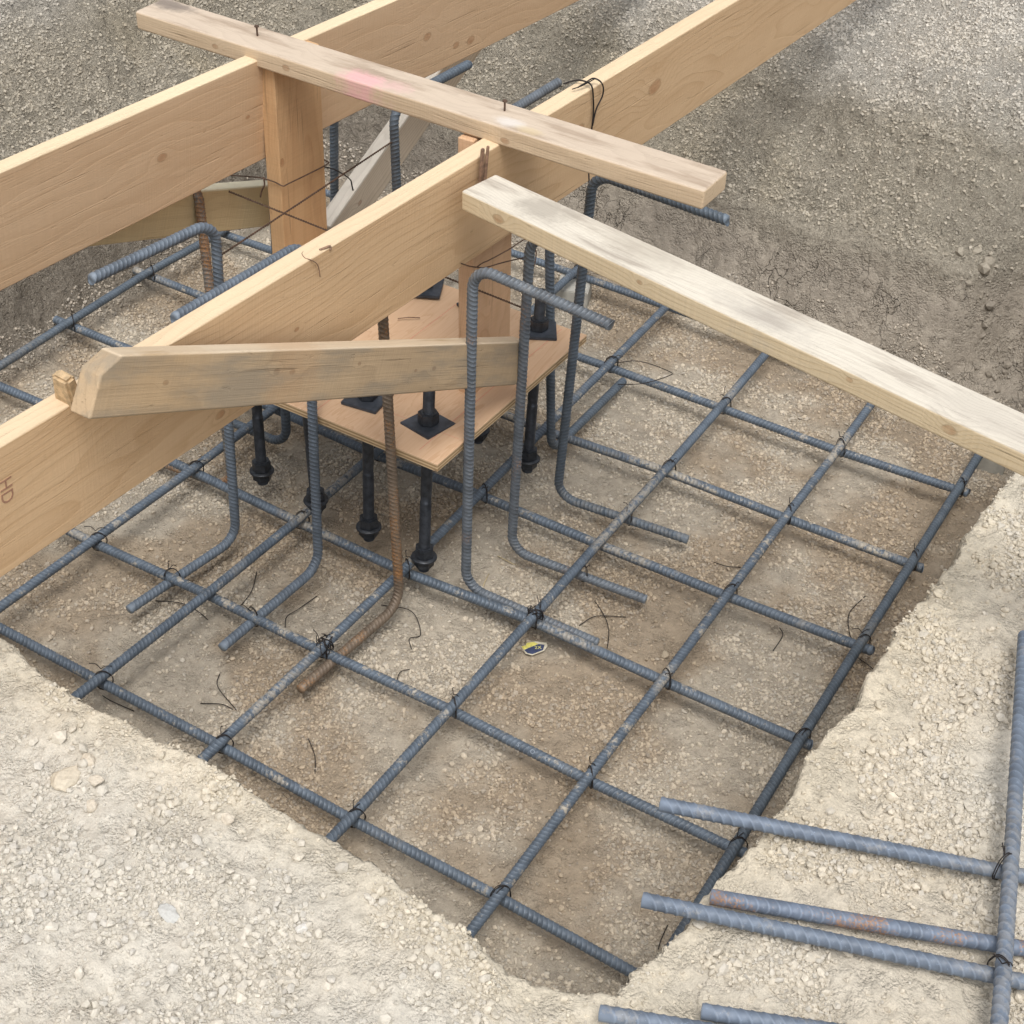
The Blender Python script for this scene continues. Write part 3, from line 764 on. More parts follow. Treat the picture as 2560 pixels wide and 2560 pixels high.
def cross(i, j):
    x = 0.5; y = 0.5
    y = float(np.mean([p[1] for p in B[j]]))
    for _ in range(4):
        x = at_line(A[i], y, 0); bx = np.array(B[j]); y = float(np.interp(x, bx[:, 0], bx[:, 1]))
    return x, y
TIES = [(2, 0), (3, 0), (4, 0), (5, 0), (1, 1), (3, 1, 4), (4, 1), (5, 1), (6, 1), (2, 2), (3, 2), (4, 2, 4), (5, 2), (6, 2), (1, 2), (2, 3), (3, 3), (5, 3), (6, 3), (4, 4), (5, 4), (6, 4),
        (3, 5), (4, 5), (5, 5), (6, 5), (0, 4), (0, 3), (2, 6)]
longn = ['left wall long bar', 'second long bar', 'third long bar', 'fourth long bar', 'fifth long bar', 'sixth long bar', 'right bank long bar']
crossn = ['frontmost cross bar', 'lettered cross bar', 'third cross bar', 'fourth cross bar', 'fifth cross bar', 'sixth cross bar', 'rearmost cross bar']
for t in TIES:
    i, j = t[0], t[1]; x, y = cross(i, j)
    o = bpy.data.objects.new('wire_tie', protos[4] if len(t) > 2 else protos[random.randrange(4)])
    o.location = (x, y, 0); o.rotation_euler = (0, 0, random.choice((0, math.pi)) + random.uniform(-.2, .2)); link(o)
    tag(o, ('thick tangled' if len(t) > 2 else 'black') + ' wire tie where the ' + longn[i] + ' meets the ' + crossn[j], 'wire tie', 'wire ties on the mat')
def tie_at(x, y, z, label, rot=0.0, k=0):
    o = bpy.data.objects.new('wire_tie', protos[k]); o.location = (x, y, z); o.rotation_euler = (0, 0, rot); link(o)
    tag(o, label, 'wire tie', 'wire ties on the mat')
tie_at(0.298, 0.640, -0.012, 'black wire tie holding the foot of the left front dowel', 0.2, 1)
tie_at(0.510, 0.636, -0.012, 'black wire tie holding the foot of the middle front dowel', 2.2, 2)
tie_at(0.998, 1.122, -0.012, 'black wire tie where a part-rusty dowel foot meets the fifth long bar', 0.5, 3)
tie_at(0.997, 1.344, -0.012, 'black wire tie where the right rear dowel foot meets the fifth long bar', 1.5, 0)
tie_at(2.006, 0.336, ZS + 0.021, 'wire tie at the upper crossing of the bars on the right bank', 0.4, 1)
tie_at(2.052, 0.176, ZS + 0.019, 'wire tie at the lower crossing of the bars on the right bank', 2.0, 2)

def wire(name, pts, label, r=0.0010, mat=None, group=None, k=6):
    V, F = tube(catmull(pts, k), r, 6)
    return tag(mesh_obj(name, V, F, mat or M_WIRE, smooth=True), label, 'wire', group)
def gz(x, y, dz=0.002): return (x, y, float(height(np.array([x]), np.array([y]))[0]) + dz)
LOOSE = [([(0.271, 0.615), (0.325, 0.631), (0.366, 0.634), (0.403, 0.621)], 'doubled wire offcut below the foot of the left front dowel'),
         ([(0.388, 0.805), (0.425, 0.738), (0.430, 0.690)], 'curved wire offcut right of the left front dowel'),
         ([(0.542, 0.808), (0.536, 0.749), (0.527, 0.723), (0.547, 0.690)], 'hooked wire offcut beside the middle front dowel foot'),
         ([(0.670, 0.858), (0.738, 0.869), (0.787, 0.828), (0.780, 0.797), (0.797, 0.779)], 'long kinked wire offcut beside the foot of the rusty front dowel'),
         ([(1.039, 1.115), (1.085, 1.075), (1.109, 1.045), (1.131, 0.995)], 'curved wire offcut crossing another right of the yellow scrap'),
         ([(1.048, 1.029), (1.067, 1.068), (1.117, 1.106)], 'wire offcut crossed by another right of the yellow scrap'),
         ([(1.402, 1.257), (1.418, 1.234), (1.418, 1.185)], 'short bent wire offcut between the sixth and the right-hand long bar'),
         ([(1.519, 1.452), (1.512, 1.370), (1.536, 1.318), (1.561, 1.295)], 'looping wire offcut leaning on the right-hand long bar'),
         ([(0.515, 0.519), (0.538, 0.484), (0.605, 0.457)], 'thin wire offcut in the gravel near the second cross bar'),
         ([(0.763, 0.473), (0.801, 0.441), (0.825, 0.408)], 'S-shaped wire offcut on gravel between the two front cross bars'),
         ([(0.533, 0.436), (0.573, 0.451), (0.597, 0.455)], 'nearly straight wire offcut left of the S-shaped one'),
         ([(1.532, 0.458), (1.537, 0.421), (1.540, 0.405)], 'short wire offcut at the foot of the right bank corner'),
         ([(0.824, 0.730), (0.815, 0.71), (0.821, 0.687)], 'hook-shaped wire offcut on the near side of the lettered bar'),
         ([(0.364, 0.348), (0.392, 0.342), (0.441, 0.350)], 'wire offcut lying along the frontmost cross bar'),
         ([(1.199, 1.371), (1.232, 1.367), (1.255, 1.386)], 'pale bent wire offcut between the right rear dowel foot and the sixth long bar'),
         ([(1.573, 1.264), (1.600, 1.247), (1.635, 1.240)], 'wire offcut sticking out to the right bank')]
for pts, lb in LOOSE:
    wire('wire_offcut', [gz(x, y, 0.003 + 0.006 * (k % 2)) for k, (x, y) in enumerate(pts)], lb, 0.00095, M_WIRE, 'wire offcuts lying in the pit')
for a, b, lb in (((0.794, 1.125), (0.843, 1.119), 'pale straw lying flat right of the front anchor bolts'), ((0.807, 1.067), (0.823, 1.008), 'pale straw standing up beside the nearest right-hand dowel')):
    V, F = tube([gz(*a, 0.003), gz((a[0] + b[0]) / 2, (a[1] + b[1]) / 2, 0.006), gz(*b, 0.004)], 0.0011, 5)
    tag(mesh_obj('straw', V, F, M_STRAW, smooth=True), lb, 'straw', 'straws on the pit floor')

# twisted cross ties between dowels, through the cage
V, F = twisted((0.02, 1.11, 0.606), (0.82, 1.115, 0.570)); tag(mesh_obj('twisted_wire', V, F, M_WIREBR, smooth=True), 'twisted wire stretched across in front of the rear post, sloping down to the right', 'wire')
V, F = twisted((0.345, 1.395, 0.664), (0.316, 0.850, 0.640)); tag(mesh_obj('twisted_wire', V, F, M_WIREBR, smooth=True), 'twisted wire sloping up to the right from the left hook, crossing the other twisted wire', 'wire')
# wire round the rear post
wire('tie_wire', [(0.085, 1.13, 0.628), (0.11, 1.137, 0.622), (0.166, 1.139, 0.634), (0.196, 1.1385, 0.640), (0.225, 1.139, 0.640), (0.2445, 1.140, 0.637), (0.2475, 1.155, 0.637), (0.2475, 1.22, 0.630), (0.2470, 1.289, 0.624), (0.235, 1.297, 0.626), (0.15, 1.30, 0.63)],
     'brown wire wrapped round the rear post with a loose tail to its left', 0.0014, M_WIREBR, k=4)
wire('tie_wire', [(0.199, 1.136, 0.645), (0.203, 1.133, 0.63), (0.196, 1.132, 0.615), (0.193, 1.13, 0.60)], 'short twisted wire end hanging at the left corner of the rear post', 0.0018, M_WIREBR, k=4)
wire('tie_wire', [(0.09, 1.46, 0.500), (0.115, 1.475, 0.497), (0.135, 1.483, 0.491), (0.1365, 1.525, 0.454), (0.137, 1.534, 0.429), (0.137, 1.556, 0.352)], 'dark wire bent over the weathered brace right of the rear post', 0.0017, M_WIRE, k=4)
wire('tie_wire', [(0.741, 1.020, 0.685), (0.744, 1.045, 0.668), (0.7465, 1.074, 0.652), (0.7475, 1.102, 0.639), (0.7475, 1.161, 0.620), (0.748, 1.235, 0.594), (0.78, 1.20, 0.62), (0.829, 1.128, 0.640)], 'brown wire hugging the front post and running to the brownish dowel', 0.0013, M_WIREBR, k=4)
wire('tie_wire', [(0.760, 1.045, 0.672), (0.7605, 1.065, 0.671), (0.761, 1.088, 0.666), (0.762, 1.158, 0.655), (0.763, 1.228, 0.645), (0.80, 1.20, 0.64), (0.829, 1.125, 0.625)], 'brown wire tight under the lower edge of the front plank by the bleached brace', 0.0013, M_WIREBR, k=4)
wire('tie_wire', [(0.737, 1.385, 0.90), (0.752, 1.412, 0.9015), (0.775, 1.413, 0.9025), (0.7865, 1.409, 0.897), (0.7855, 1.421, 0.867), (0.7845, 1.428, 0.837), (0.784, 1.428, 0.804), (0.784, 1.425, 0.74), (0.80, 1.40, 0.72), (0.855, 1.30, 0.73)],
     'dark wire hanging over the front plank face past the flat top board', 0.0017, M_WIRE, k=5)
wire('tie_wire', [(0.768, 1.385, 0.901), (0.774, 1.405, 0.905), (0.777, 1.428, 0.906), (0.789, 1.434, 0.902), (0.792, 1.446, 0.886), (0.791, 1.448, 0.866), (0.787, 1.434, 0.843), (0.785, 1.428, 0.81)], 'second strand of wire bowed out from the front plank face', 0.0016, M_WIRE, k=5)
wire('tie_wire', [(0.762, 1.374, 0.900), (0.772, 1.395, 0.902), (0.780, 1.43, 0.905)], 'frayed wire ends lying on top of the front plank', 0.0012, M_WIRE, k=4)
wire('tie_wire', [(0.715, 1.815, 0.01), (0.76, 1.86, 0.006), (0.835, 1.875, -0.004), (0.845, 1.845, 0.004), (0.80, 1.80, -0.01), (0.745, 1.775, -0.02)], 'loose looped wire joining the rear dowel foot to the sixth cross bar', 0.0011, M_WIRE, k=5)

# ------------------------------------------------------------------ boards
def board(name, c, ang, size, mat, label, cat='board', bevel=0.003, prof=None, group=None):
    """ang = yaw, pitch, roll in degrees; size along local x, y, z"""
    bm = bmesh.new()
    if prof is None:
        bmesh.ops.create_cube(bm, size=1.0)
        for v in bm.verts: v.co = (v.co.x * size[0], v.co.y * size[1], v.co.z * size[2])
        if bevel: bmesh.ops.bevel(bm, geom=bm.edges[:], offset=bevel, segments=3, profile=0.5, affect='EDGES')
    else:
        hy = size[1] / 2
        a = [bm.verts.new((x, -hy, z)) for x, z in prof]; b = [bm.verts.new((x, hy, z)) for x, z in prof]
        bm.faces.new(a); bm.faces.new(b[::-1])
        for k in range(len(prof)):
            k2 = (k + 1) % len(prof); bm.faces.new((a[k2], a[k], b[k], b[k2]))
        bmesh.ops.recalc_face_normals(bm, faces=bm.faces[:])
        if bevel: bmesh.ops.bevel(bm, geom=bm.edges[:], offset=bevel, segments=3, profile=0.5, affect='EDGES')
    me = bpy.data.meshes.new(name); bm.to_mesh(me); bm.free()
    me.polygons.foreach_set('use_smooth', [True] * len(me.polygons))
    me.materials.append(mat)
    o = bpy.data.objects.new(name, me); link(o)
    o.location = c; o.rotation_euler = (R(ang[2]), R(ang[1]), R(ang[0]))
    md = o.modifiers.new('wn', 'WEIGHTED_NORMAL'); md.keep_sharp = True
    return tag(o, label, cat, group)
# local x = across (thickness), y = along, z = height for the two deep planks
W_FB = wood('fir_front_plank', (0.68, 0.475, 0.285), (0.52, 0.325, 0.170), 1, 95, (-0.12, -0.05), 0.42, top=((0.74, 0.60, 0.415), 0.1105, 0.75, (0.62, 0.45, 0.28), 0.60),  # top edge: yellower wood, mostly painted light from above
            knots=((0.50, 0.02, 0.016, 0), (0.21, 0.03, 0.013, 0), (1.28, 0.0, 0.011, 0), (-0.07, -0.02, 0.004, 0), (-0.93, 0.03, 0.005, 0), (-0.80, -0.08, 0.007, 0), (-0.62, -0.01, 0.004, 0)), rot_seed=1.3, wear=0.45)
W_BB = wood('fir_rear_plank', (0.68, 0.485, 0.310), (0.54, 0.355, 0.205), 1, 80, (0.30, 0.12), 0.32, top=((0.78, 0.65, 0.45), 0.1098, 0.85, (0.66, 0.48, 0.30), 0.62),  # paler top: yellowish edge wood plus sky brightness put into the colour
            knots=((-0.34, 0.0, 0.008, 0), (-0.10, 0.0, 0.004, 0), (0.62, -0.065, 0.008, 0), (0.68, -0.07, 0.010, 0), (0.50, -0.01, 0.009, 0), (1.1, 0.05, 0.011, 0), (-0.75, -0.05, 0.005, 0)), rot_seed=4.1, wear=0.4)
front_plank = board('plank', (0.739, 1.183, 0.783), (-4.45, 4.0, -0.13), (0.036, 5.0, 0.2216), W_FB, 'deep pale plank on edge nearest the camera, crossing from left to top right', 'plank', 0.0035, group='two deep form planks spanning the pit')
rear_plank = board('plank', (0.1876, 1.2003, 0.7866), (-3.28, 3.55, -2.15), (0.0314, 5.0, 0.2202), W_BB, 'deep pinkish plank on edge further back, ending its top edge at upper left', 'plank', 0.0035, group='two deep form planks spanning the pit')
rear_plank['label'] = 'deep pinkish plank on edge behind, at the far side of the rear post'
W_P1 = wood('orange_post', (0.61, 0.395, 0.215), (0.46, 0.255, 0.120), 2, 120, (0.22, 0.03), 0.35, knots=((0.07, -0.062, 0.006, 0),), rot_seed=2.2)
W_P2 = wood('salmon_post', (0.66, 0.43, 0.265), (0.54, 0.325, 0.18), 2, 230, (0.3, 0.02), 0.5, rot_seed=6.2)
board('post', (0.2217, 1.2154, 0.612), (-3.21, -0.61, 0.54), (0.0376, 0.1405, 0.550), W_P1, 'orange upright post board with a wire wrapped round it', 'post', 0.003, group='two upright post boards under the top board')
board('post', (0.7080, 1.165, 0.612), (-1.5, -2.6, -0.84), (0.034, 0.1406, 0.550), W_P2, 'salmon upright post board behind the free hooked dowel', 'post', 0.003, group='two upright post boards under the top board')
W_CB = wood('weathered_top_board', (0.60, 0.465, 0.32), (0.43, 0.305, 0.185), 0, 190, (0.05, -0.30), 0.35,
            knots=((0.24, -0.006, 0.006, 0), (-0.255, 0.0, 0.006, 0), (-0.43, -0.002, 0.005, 0)), rot_seed=7.7,
            top=((0.59, 0.495, 0.40), 0.0187, 0.85, (0.40, 0.315, 0.245), 0.47),
            stains=((-0.085, -0.030, 0.040, (0.76, 0.38, 0.42), 0.62, 0.6), (-0.02, -0.022, 0.028, (0.72, 0.43, 0.44), 0.4, 0.45), (-0.60, 0.02, 0.035, (0.19, 0.16, 0.14), 0.8, 0.45), (0.235, -0.02, 0.022, (0.72, 0.70, 0.68), 0.55, 0.5), (0.28, -0.028, 0.018, (0.62, 0.50, 0.30), 0.5, 0.45)))
L2, T2 = 1.2716 / 2, 0.0373 / 2
cb = board('top_board', (0.5326, 1.16, 0.9069), (-2.11, -0.83, 0.8), (1.2716, 0.089, 0.0373), W_CB, 'weathered flat board with a pink paint mark lying across both planks', 'board', 0.005)
W_RB = wood('bleached_brace', (0.68, 0.56, 0.38), (0.50, 0.375, 0.22), 0, 160, (-0.10, -0.07), 0.5,
            knots=((-0.86, -0.002, 0.0085, 0), (0.02, 0.001, 0.008, 0), (-0.15, 0.006, 0.004, 0), (-0.55, 0.004, 0.004, 0)), rot_seed=9.4,
            top=((0.68, 0.635, 0.55), 0.0192, 0.95, (0.43, 0.385, 0.33), 0.46), stains=((-0.80, 0.01, 0.055, (0.33, 0.295, 0.25), 0.62, 0.7), (-0.60, 0.02, 0.05, (0.42, 0.375, 0.31), 0.5, 0.3), (-0.33, -0.01, 0.04, (0.43, 0.40, 0.36), 0.45, 0.3), (0.05, 0.0, 0.05, (0.45, 0.41, 0.36), 0.35, 0.3)))
brace = board('brace_board', (1.7066, 0.8087, 0.8691), (-12.02, -1.19, 0.86), (1.8967, 0.0885, 0.0383), W_RB, 'long bleached brace board running from the front plank to the right edge', 'board', 0.0045)
W_LB = wood('stained_brace', (0.50, 0.37, 0.235), (0.29, 0.21, 0.13), 0, 70, (0.14, -0.03), 0.35,
            knots=((-0.45, 0.002, 0.004, 0), (-0.20, 0.010, 0.005, 0), (-0.16, 0.008, 0.0045, 0), (0.02, 0.016, 0.003, 0), (0.20, -0.002, 0.003, 0), (0.26, 0.0, 0.004, 0)), rot_seed=12.9,
            grey=((0.315, 0.262, 0.195), 0.42, 0.75), top=((0.70, 0.58, 0.43), 0.0446, 0.9, (0.52, 0.39, 0.25), 0.55),
            stains=((-0.15, 0.0, 0.05, (0.50, 0.30, 0.16), 0.3, 0.5), (-0.45, 0.0, 0.08, (0.50, 0.33, 0.17), 0.3, 0.6)))
lb_l, lb_h = 1.176 / 2, 0.0892 / 2
board('brace_board', (0.768, 0.600, 0.697), (85.81, 26.29, -3.21), (1.176, 0.0379, 0.0892), W_LB, 'grey-stained brace board slanting down the outside of the front plank', 'board', 0.004,
      prof=[(-lb_l, -lb_h), (lb_l, -lb_h), (lb_l, lb_h), (-lb_l + 0.040, lb_h), (-lb_l + 0.006, lb_h - 0.026)])
W_GR = wood('greenish_brace', (0.66, 0.55, 0.34), (0.52, 0.41, 0.24), 0, 90, (0.2, 0.1), 0.3, rot_seed=15.2, top=((0.74, 0.70, 0.54), 0.0446, 0.9, (0.62, 0.55, 0.38), 0.6))
W_RR = wood('split_brace', (0.62, 0.53, 0.42), (0.42, 0.33, 0.24), 0, 140, (0.06, -0.08), 0.75, knots=((-0.26, 0.005, 0.006, 0),), rot_seed=17.6, top=((0.70, 0.65, 0.57), 0.0446, 0.9, (0.6, 0.53, 0.44), 0.6))
board('brace_board', (0.101, 0.890, 0.640), (88.0, 20.0, 0), (0.76, 0.038, 0.092), W_GR, 'yellow-green brace board passing behind the left of the rear post', 'board', 0.003)
board('brace_board', (0.112, 1.80, 0.470), (92.5, -21.0, 0), (0.76, 0.038, 0.098), W_RR, 'weathered split brace board rising to the right from behind the rear post', 'board', 0.003)

# nails in the top board
def nail(parent_obj, x, y, z, h, lean=(0, 0)):
    bm = bmesh.new()
    bmesh.ops.create_cone(bm, cap_ends=True, segments=10, radius1=0.0019, radius2=0.0019, depth=h, matrix=Matrix.Translation((0, 0, h / 2)))
    bmesh.ops.create_cone(bm, cap_ends=True, segments=14, radius1=0.0048, radius2=0.0042, depth=0.002, matrix=Matrix.Translation((0, 0, h)))
    me = bpy.data.meshes.new('nail'); bm.to_mesh(me); bm.free(); me.materials.append(M_WIREBR)
    o = bpy.data.objects.new('nail', me); link(o, parent_obj); o.location = (x, y, z); o.rotation_euler = (lean[0], lean[1], 0)
def local(o, p):
    m = Matrix.Translation(o.location) @ o.rotation_euler.to_matrix().to_4x4()
    return m.inverted() @ Vector(p)
for p in ((0.169, 1.179, 0.925), (0.735, 1.165, 0.925)):
    q = local(cb, p); nail(cb, q.x, q.y, T2 - 0.001, 0.021, (0.05, 0.03))

# peg slivers and shim
def sliver(p, size, rot, mat, name, label, cat):
    bm = bmesh.new(); bmesh.ops.create_cube(bm, size=1.0)
    for v in bm.verts: v.co = (v.co.x * size[0] * (1.15 if v.co.z < 0 else 0.85), v.co.y * size[1] * (1 if v.co.z < 0 else 0.8), v.co.z * size[2])
    bmesh.ops.bevel(bm, geom=bm.edges[:], offset=min(size) * 0.18, segments=2, affect='EDGES')
    me = bpy.data.meshes.new(name); bm.to_mesh(me); bm.free(); me.materials.append(mat)
    o = bpy.data.objects.new(name, me); link(o); o.location = p; o.rotation_euler = rot
    return tag(o, label, cat)
sliver((0.7615, 1.045, 0.875), (0.007, 0.009, 0.075), (0.05, 0.04, 0.1), M_SHIM, 'wooden_peg', 'left of two brown pegs wedged behind the end of the bleached brace', 'peg')['group'] = 'brown pegs behind the bleached brace'
sliver((0.7640, 1.056, 0.877), (0.006, 0.006, 0.070), (-0.05, 0.05, 0.3), M_SHIM, 'wooden_peg', 'right of two brown pegs wedged behind the end of the bleached brace', 'peg')['group'] = 'brown pegs behind the bleached brace'
sliver((0.672, 0.094, 0.915), (0.034, 0.022, 0.055), (0.2, 0.1, 0.0), M_PALE, 'wood_shim', 'rough wood shim between the front plank and the end of the stained brace', 'shim')

# ------------------------------------------------------------------ plywood template with anchor bolts
def ply_mat():
    g = NT('plywood')
    oc = g.objco(); sp = g.n('ShaderNodeSeparateXYZ'); g.l(oc, sp.inputs[0])
    x, y, z = sp.outputs
    q = g.vmath('MULTIPLY', oc, (14.0, 2.0, 8.0))
    w = g.noise(q, 1.0, 4, 0.6, 0.8)
    rg = g.math('FRACT', g.math('MULTIPLY', w, 9.0))
    fib = g.noise(g.vmath('MULTIPLY', oc, (260.0, 7.0, 20.0)), 1.0, 3, 0.6)
    f = g.math('ADD', g.math('MULTIPLY', g.ramp(rg, [(0, 0.2), (0.7, 0.5), (0.93, 1.0), (1, 0.2)]), 0.5), g.math('MULTIPLY', fib, 0.5))
    c = g.mix(f, (0.68, 0.49, 0.33), (0.52, 0.32, 0.19))
    lay = g.math('FRACT', g.math('MULTIPLY_ADD', z, 1 / 0.0072, 0.25))
    side = g.mix(g.smooth(lay, 0.40, 0.55), (0.62, 0.47, 0.29), (0.36, 0.235, 0.125))
    side = g.mix(g.smooth(g.noise(g.vmath('MULTIPLY', oc, (40, 40, 300)), 1.0, 3), 0.62, 0.72), side, (0.2, 0.13, 0.08))
    c = g.mix(g.smooth(z, 0.0066, 0.0078), side, c)
    return g.out(c, 0.75, g.bump(fib, 0.25, 0.001), spec=0.25)
PWC = Vector((0.522, 1.1485, 0.3280)); PWA = (-0.36, -1.56, -1.99)
pw = board('plywood_sheet', PWC, (-1.99, -1.56, -0.36), (0.575, 0.5617, 0.0179), ply_mat(), 'small plywood template holding eight anchor bolts above the rebar mat', 'plywood', 0.0012)
def on_ply(p):
    q = local(pw, p); return q.x, q.y
def line_on_ply(a, b, wdt=0.0016):
    ax, ay = on_ply(a); bx, by = on_ply(b); d = Vector((bx - ax, by - ay, 0)).normalized(); n = Vector((-d.y, d.x, 0)) * wdt / 2; z = 0.00905 + 0.0003
    vs = [(ax + n.x, ay + n.y, z), (ax - n.x, ay - n.y, z), (bx - n.x, by - n.y, z), (bx + n.x, by + n.y, z)]
    o = mesh_obj('chalk_line', vs, [(0, 1, 2, 3)], M_CHALK, pw)
line_on_ply((0.502, 0.885, 0.338), (0.522, 1.420, 0.338))
line_on_ply((0.745, 0.88, 0.338), (0.763, 1.41, 0.338))
line_on_ply((0.25, 0.965, 0.338), (0.79, 0.950, 0.338), 0.001)

def lathe(name, prof, mat, parent, seg=20, smooth=True):
    V = []; F = []
    for r_, z in prof:
        for k in range(seg):
            a = 2 * math.pi * k / seg; V.append((r_ * math.cos(a), r_ * math.sin(a), z))
    for i in range(len(prof) - 1):
        for k in range(seg):
            k2 = (k + 1) % seg; o = i * seg; F.append((o + k, o + k2, o + seg + k2, o + seg + k))
    F.append(tuple(range(seg))[::-1]); F.append(tuple((len(prof) - 1) * seg + k for k in range(seg)))
    return mesh_obj(name, V, F, mat, parent, smooth)
def hexnut(name, af, h, z, mat, parent, rot=0.3, hole=0.0098):
    bm = bmesh.new(); R0 = af / math.sqrt(3)
    bmesh.ops.create_cone(bm, cap_ends=True, segments=6, radius1=R0, radius2=R0, depth=h)
    cut = [e for e in bm.edges if abs(e.verts[0].co.z - e.verts[1].co.z) < 1e-5]
    bmesh.ops.bevel(bm, geom=cut, offset=0.0022, segments=2, affect='EDGES')
    me = bpy.data.meshes.new(name); bm.to_mesh(me); bm.free(); me.materials.append(mat)
    o = bpy.data.objects.new(name, me); link(o, parent); o.location = (0, 0, z); o.rotation_euler = (0, 0, rot)
    return o
ROD_R = 0.0120
def rod_profile(z0, z1, thr):
    pr = [(ROD_R * 0.55, z0), (ROD_R * 0.92, z0 + 0.002)]
    z = z0 + 0.002; p = 0.0030
    while z < z1 - 0.003:
        if any(a <= z <= b for a, b in thr):
            pr += [(ROD_R * 1.0, z + p * 0.35), (ROD_R * 1.0, z + p * 0.5), (ROD_R * 0.88, z + p * 0.85)]; z += p
        else:
            z += 0.02; pr.append((ROD_R * 0.97, min(z, z1 - 0.003)))
    pr += [(ROD_R * 0.95, z1 - 0.001), (ROD_R * 0.8, z1)]
    return pr
# things: bolts measured base position (washer level) and head position on the plate
ZP = 0.338
bolts = [((0.270, 0.985), (0.252, 1.000), 'left end of the front bolt row, seen below the front plank'),
         ((0.4275, 0.967), (0.409, 0.968), 'second anchor bolt from the left in the front row, behind a dowel'),
         ((0.572, 0.957), (0.566, 0.966), 'third front row anchor bolt, its plate half hidden by the stained brace'),
         ((0.722, 0.940), (0.712, 0.962), 'front corner anchor bolt with its whole square plate in view'),
         ((0.290, 1.40), (0.282, 1.385), 'rear row anchor bolt hidden at the left behind the front plank'),
         ((0.44, 1.39), (0.432, 1.383), 'rear row anchor bolt with its plate peeping out under the front plank'),
         ((0.585, 1.38), (0.578, 1.380), 'rear row anchor bolt mostly hidden by the salmon post'),
         ((0.735, 1.350), (0.724, 1.376), 'rear corner anchor bolt with tall bare thread above its nut')]
bolt_protos = None
def make_bolt():
    t = empty('anchor_bolt', (0, 0, 0))
    lathe('rod', rod_profile(-0.355, 0.098, ((-0.36, -0.18), (-0.0, 0.12))), M_ROD, t, 16)
    bm = bmesh.new(); bmesh.ops.create_cube(bm, size=1.0)
    for v in bm.verts: v.co = (v.co.x * 0.078, v.co.y * 0.078, v.co.z * 0.0065 + 0.0036)
    bmesh.ops.bevel(bm, geom=bm.edges[:], offset=0.001, segments=2, affect='EDGES')
    me = bpy.data.meshes.new('bearing_plate'); bm.to_mesh(me); bm.free(); me.materials.append(M_PLATE)
    o = bpy.data.objects.new('bearing_plate', me); link(o, t); o.rotation_euler = (0, 0, R(53))
    hexnut('nut', 0.0365, 0.025, 0.0195, M_BLACK, t, 0.5)
    hexnut('nut', 0.0365, 0.022, -0.012 - 0.0175, M_BLACK, t, 0.2)
    lathe('washer', [(0.0100, -0.3220), (0.0266, -0.3220), (0.0274, -0.3200), (0.0266, -0.3175), (0.0100, -0.3175)], M_BLACK, t, 24)
    hexnut('nut', 0.0365, 0.024, -0.305, M_BLACK, t, 0.1)
    hexnut('nut', 0.0365, 0.020, -0.332, M_BLACK, t, 0.6)
    return t
proto = make_bolt()
kids = list(proto.children)
for n, (bot, topc, lb) in enumerate(bolts):
    if n == 0: t = proto
    else:
        t = proto.copy(); link(t)
        for c in kids:
            d = c.copy(); link(d, t)
            if d.name.startswith('bearing_plate'): d.rotation_euler = (0, 0, c.rotation_euler[2] + [0, 0.3, 0.16, 0.0, 0.2, 0.35, 0.1, -0.80][n])
    t.location = (topc[0], topc[1], ZP + 0.001)
    zb = 0.032; dz = ZP - zb
    up = Vector((topc[0] - bot[0], topc[1] - bot[1], dz)).normalized()
    t.rotation_euler = up.to_track_quat('Z', 'Y').to_euler()
    tag(t, 'black ' + lb if not lb.startswith(('second', 'third')) else lb, 'anchor bolt', 'anchor bolts hanging in the plywood template')
proto.rotation_euler = Vector((bolts[0][1][0] - bolts[0][0][0], bolts[0][1][1] - bolts[0][0][1], 0.306)).normalized().to_track_quat('Z', 'Y').to_euler()

# ------------------------------------------------------------------ concrete blocks, paper scrap
def block(x, y, s, rot, label):
    bm = bmesh.new(); bmesh.ops.create_cube(bm, size=1.0)
    hh = (ZB - 0.0105) - FLOOR + 0.004
    for v in bm.verts: v.co = (v.co.x * s * (1.06 if v.co.z < 0 else 1), v.co.y * s * (1.06 if v.co.z < 0 else 1), v.co.z * hh)
    bmesh.ops.bevel(bm, geom=bm.edges[:], offset=0.0025, segments=2, affect='EDGES')
    me = bpy.data.meshes.new('concrete_block'); bm.to_mesh(me); bm.free(); me.materials.append(M_CONC)
    o = bpy.data.objects.new('concrete_block', me); link(o); o.location = (x, y, FLOOR + hh / 2 - 0.002); o.rotation_euler = (0, 0, rot)
    tag(o, label, 'concrete block', 'concrete blocks holding up the mat')
block(0.425, 2.14, 0.085, 0.35, 'pale concrete block under the rearmost crossing behind the plywood')
block(1.600, 2.07, 0.07, 0.2, 'concrete block at the far right corner below the bleached brace')

z0 = gz(1.0, 0.91, 0.0)[2] + 0.006
chip = empty('paper_scrap', (1.002, 0.915, z0))
tag(chip, 'torn yellow and navy paper scrap marked 2X beside the tangled tie', 'paper scrap')
def flat(name, pts, z, th, mat, parent):
    V = [(x, y, z) for x, y in pts] + [(x, y, z + th) for x, y in pts]; n = len(pts)
    F = [tuple(range(n))[::-1], tuple(range(n, 2 * n))] + [(k, (k + 1) % n, n + (k + 1) % n, n + k) for k in range(n)]
    return mesh_obj(name, V, F, mat, parent)
rel = lambda L: [(x - 1.002, y - 0.915) for x, y in L]
flat('backing', rel([(0.980, 0.905), (0.986, 0.912), (0.984, 0.921), (0.998, 0.934), (1.018, 0.943), (1.025, 0.935), (1.026, 0.920), (1.012, 0.895), (0.998, 0.892)]), 0.0, 0.0008, simple('cream_paper', (0.62, 0.57, 0.45), 0.8), chip)
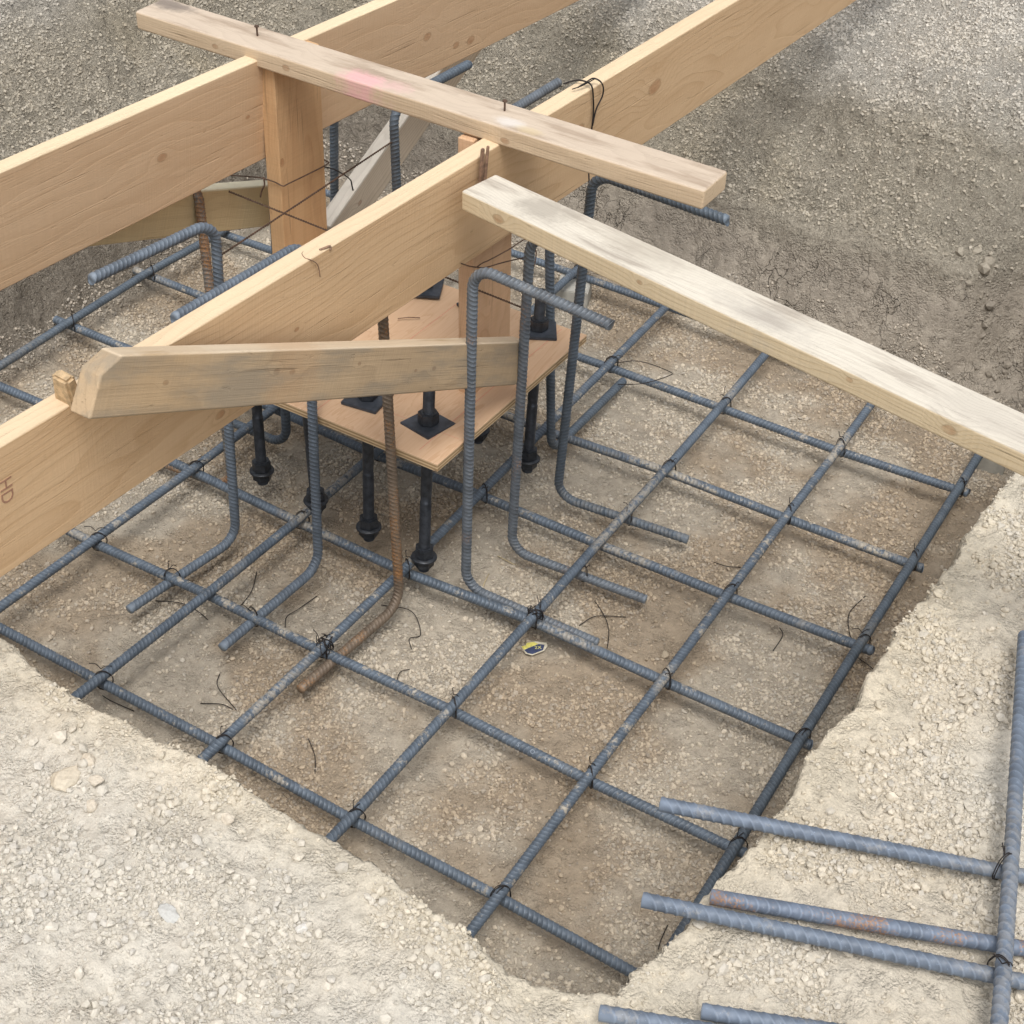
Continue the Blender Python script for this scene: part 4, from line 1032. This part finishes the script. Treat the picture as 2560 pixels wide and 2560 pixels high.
flat('yellow_corner', rel([(0.981, 0.905), (0.987, 0.912), (0.985, 0.920), (0.996, 0.930), (1.006, 0.930), (0.994, 0.908), (0.990, 0.899)]), 0.0009, 0.0004, simple('yellow_print', (0.68, 0.62, 0.16), 0.7), chip)
flat('navy_panel', rel([(0.991, 0.899), (0.995, 0.908), (1.007, 0.930), (1.018, 0.935), (1.023, 0.920), (1.011, 0.898), (1.001, 0.895)]), 0.0009, 0.0004, simple('navy_print', (0.045, 0.06, 0.13), 0.6), chip)
def text_mesh(name, body, size, mat, parent, loc, rot, ext=0.0003, spacing=1.0):
    cu = bpy.data.curves.new(name, 'FONT'); cu.body = body; cu.size = size; cu.extrude = ext; cu.align_x = 'CENTER'; cu.align_y = 'CENTER'; cu.space_character = spacing
    tmp = bpy.data.objects.new(name + '_src', cu); COL.objects.link(tmp)
    bpy.context.view_layer.update()
    me = bpy.data.meshes.new_from_object(tmp.evaluated_get(bpy.context.evaluated_depsgraph_get()))
    bpy.data.objects.remove(tmp)
    me.materials.clear(); me.materials.append(mat)
    o = bpy.data.objects.new(name, me); link(o, parent); o.location = loc; o.rotation_euler = rot
    return o
text_mesh('lettering', '2X', 0.012, simple('yellow_ink', (0.7, 0.66, 0.2), 0.7), chip, (0.009, 0.005, 0.0016), (0, 0, R(35)), 0.0001)

# grade stamp on the outer face of the front plank
bpy.context.view_layer.update()
def stamp(body, size, world_p, turn, ext=0.0003, mat=M_INK, spacing=1.0):
    q = local(front_plank, world_p)
    rot = (Matrix.Rotation(R(90), 4, 'Y') @ Matrix.Rotation(R(90), 4, 'Z')).to_euler()
    base = Matrix(((0, 0, 1), (1, 0, 0), (0, 1, 0)))          # text x -> board y, text y -> board z, normal -> board x
    m = base @ Matrix.Rotation(turn, 3, 'Z')
    text_mesh('stamp', body, size, mat, front_plank, (0.018 + 0.0002, q.y, q.z), m.to_euler(), ext, spacing)
stamp('HD', 0.030, (0.68, -0.035, 0.817), R(-90))
# a dark split and a torn knot on the edge of the front plank
def seam(pts, r, name='split'):
    V, F = tube(catmull([tuple(local(front_plank, p)) for p in pts], 4), r, 5)
    mesh_obj(name, V, F, M_SHIM, front_plank, smooth=True)
seam([(0.697, 0.604, 0.8945), (0.700, 0.596, 0.8945), (0.711, 0.589, 0.8943), (0.7195, 0.592, 0.8925), (0.7225, 0.603, 0.882), (0.722, 0.610, 0.868), (0.7215, 0.613, 0.852)], 0.0009)
seam([(0.7155, 0.622, 0.8945), (0.719, 0.632, 0.8945), (0.7215, 0.642, 0.8935), (0.7235, 0.640, 0.888)], 0.0022, 'torn_knot')
V, F = tube([(0.452, 1.247, 0.3405), (0.47, 1.262, 0.3425), (0.489, 1.277, 0.3405)], 0.0012, 5)
tag(mesh_obj('wood_splinter', V, F, M_SHIM, smooth=True), 'thin brown splinter lying on the plywood behind a dowel', 'splinter')
# raised letters on the second cross bar
q0 = Vector((0.984, 0.635, ZB)); q1 = Vector((1.279, 0.623, ZB))
M_LET = steel('raised_letters', base=(0.16, 0.19, 0.23), mud=0.3)
tdir = (q1 - q0).normalized(); vdir = (Vector(CAM.tolist()) - q0); ndir = (vdir - tdir * vdir.dot(tdir)).normalized(); bdir = ndir.cross(tdir)
for k, ch in enumerate('C6SOCN'):
    p = q0 + (q1 - q0) * (0.30 + 0.105 * k) + ndir * 0.0098
    m = Matrix((tdir, bdir, ndir)).transposed()
    lo = text_mesh('raised_letter', ch, 0.0115, M_LET, bar_letters, p - Vector(bar_letters.location), m.to_euler(), 0.0005)
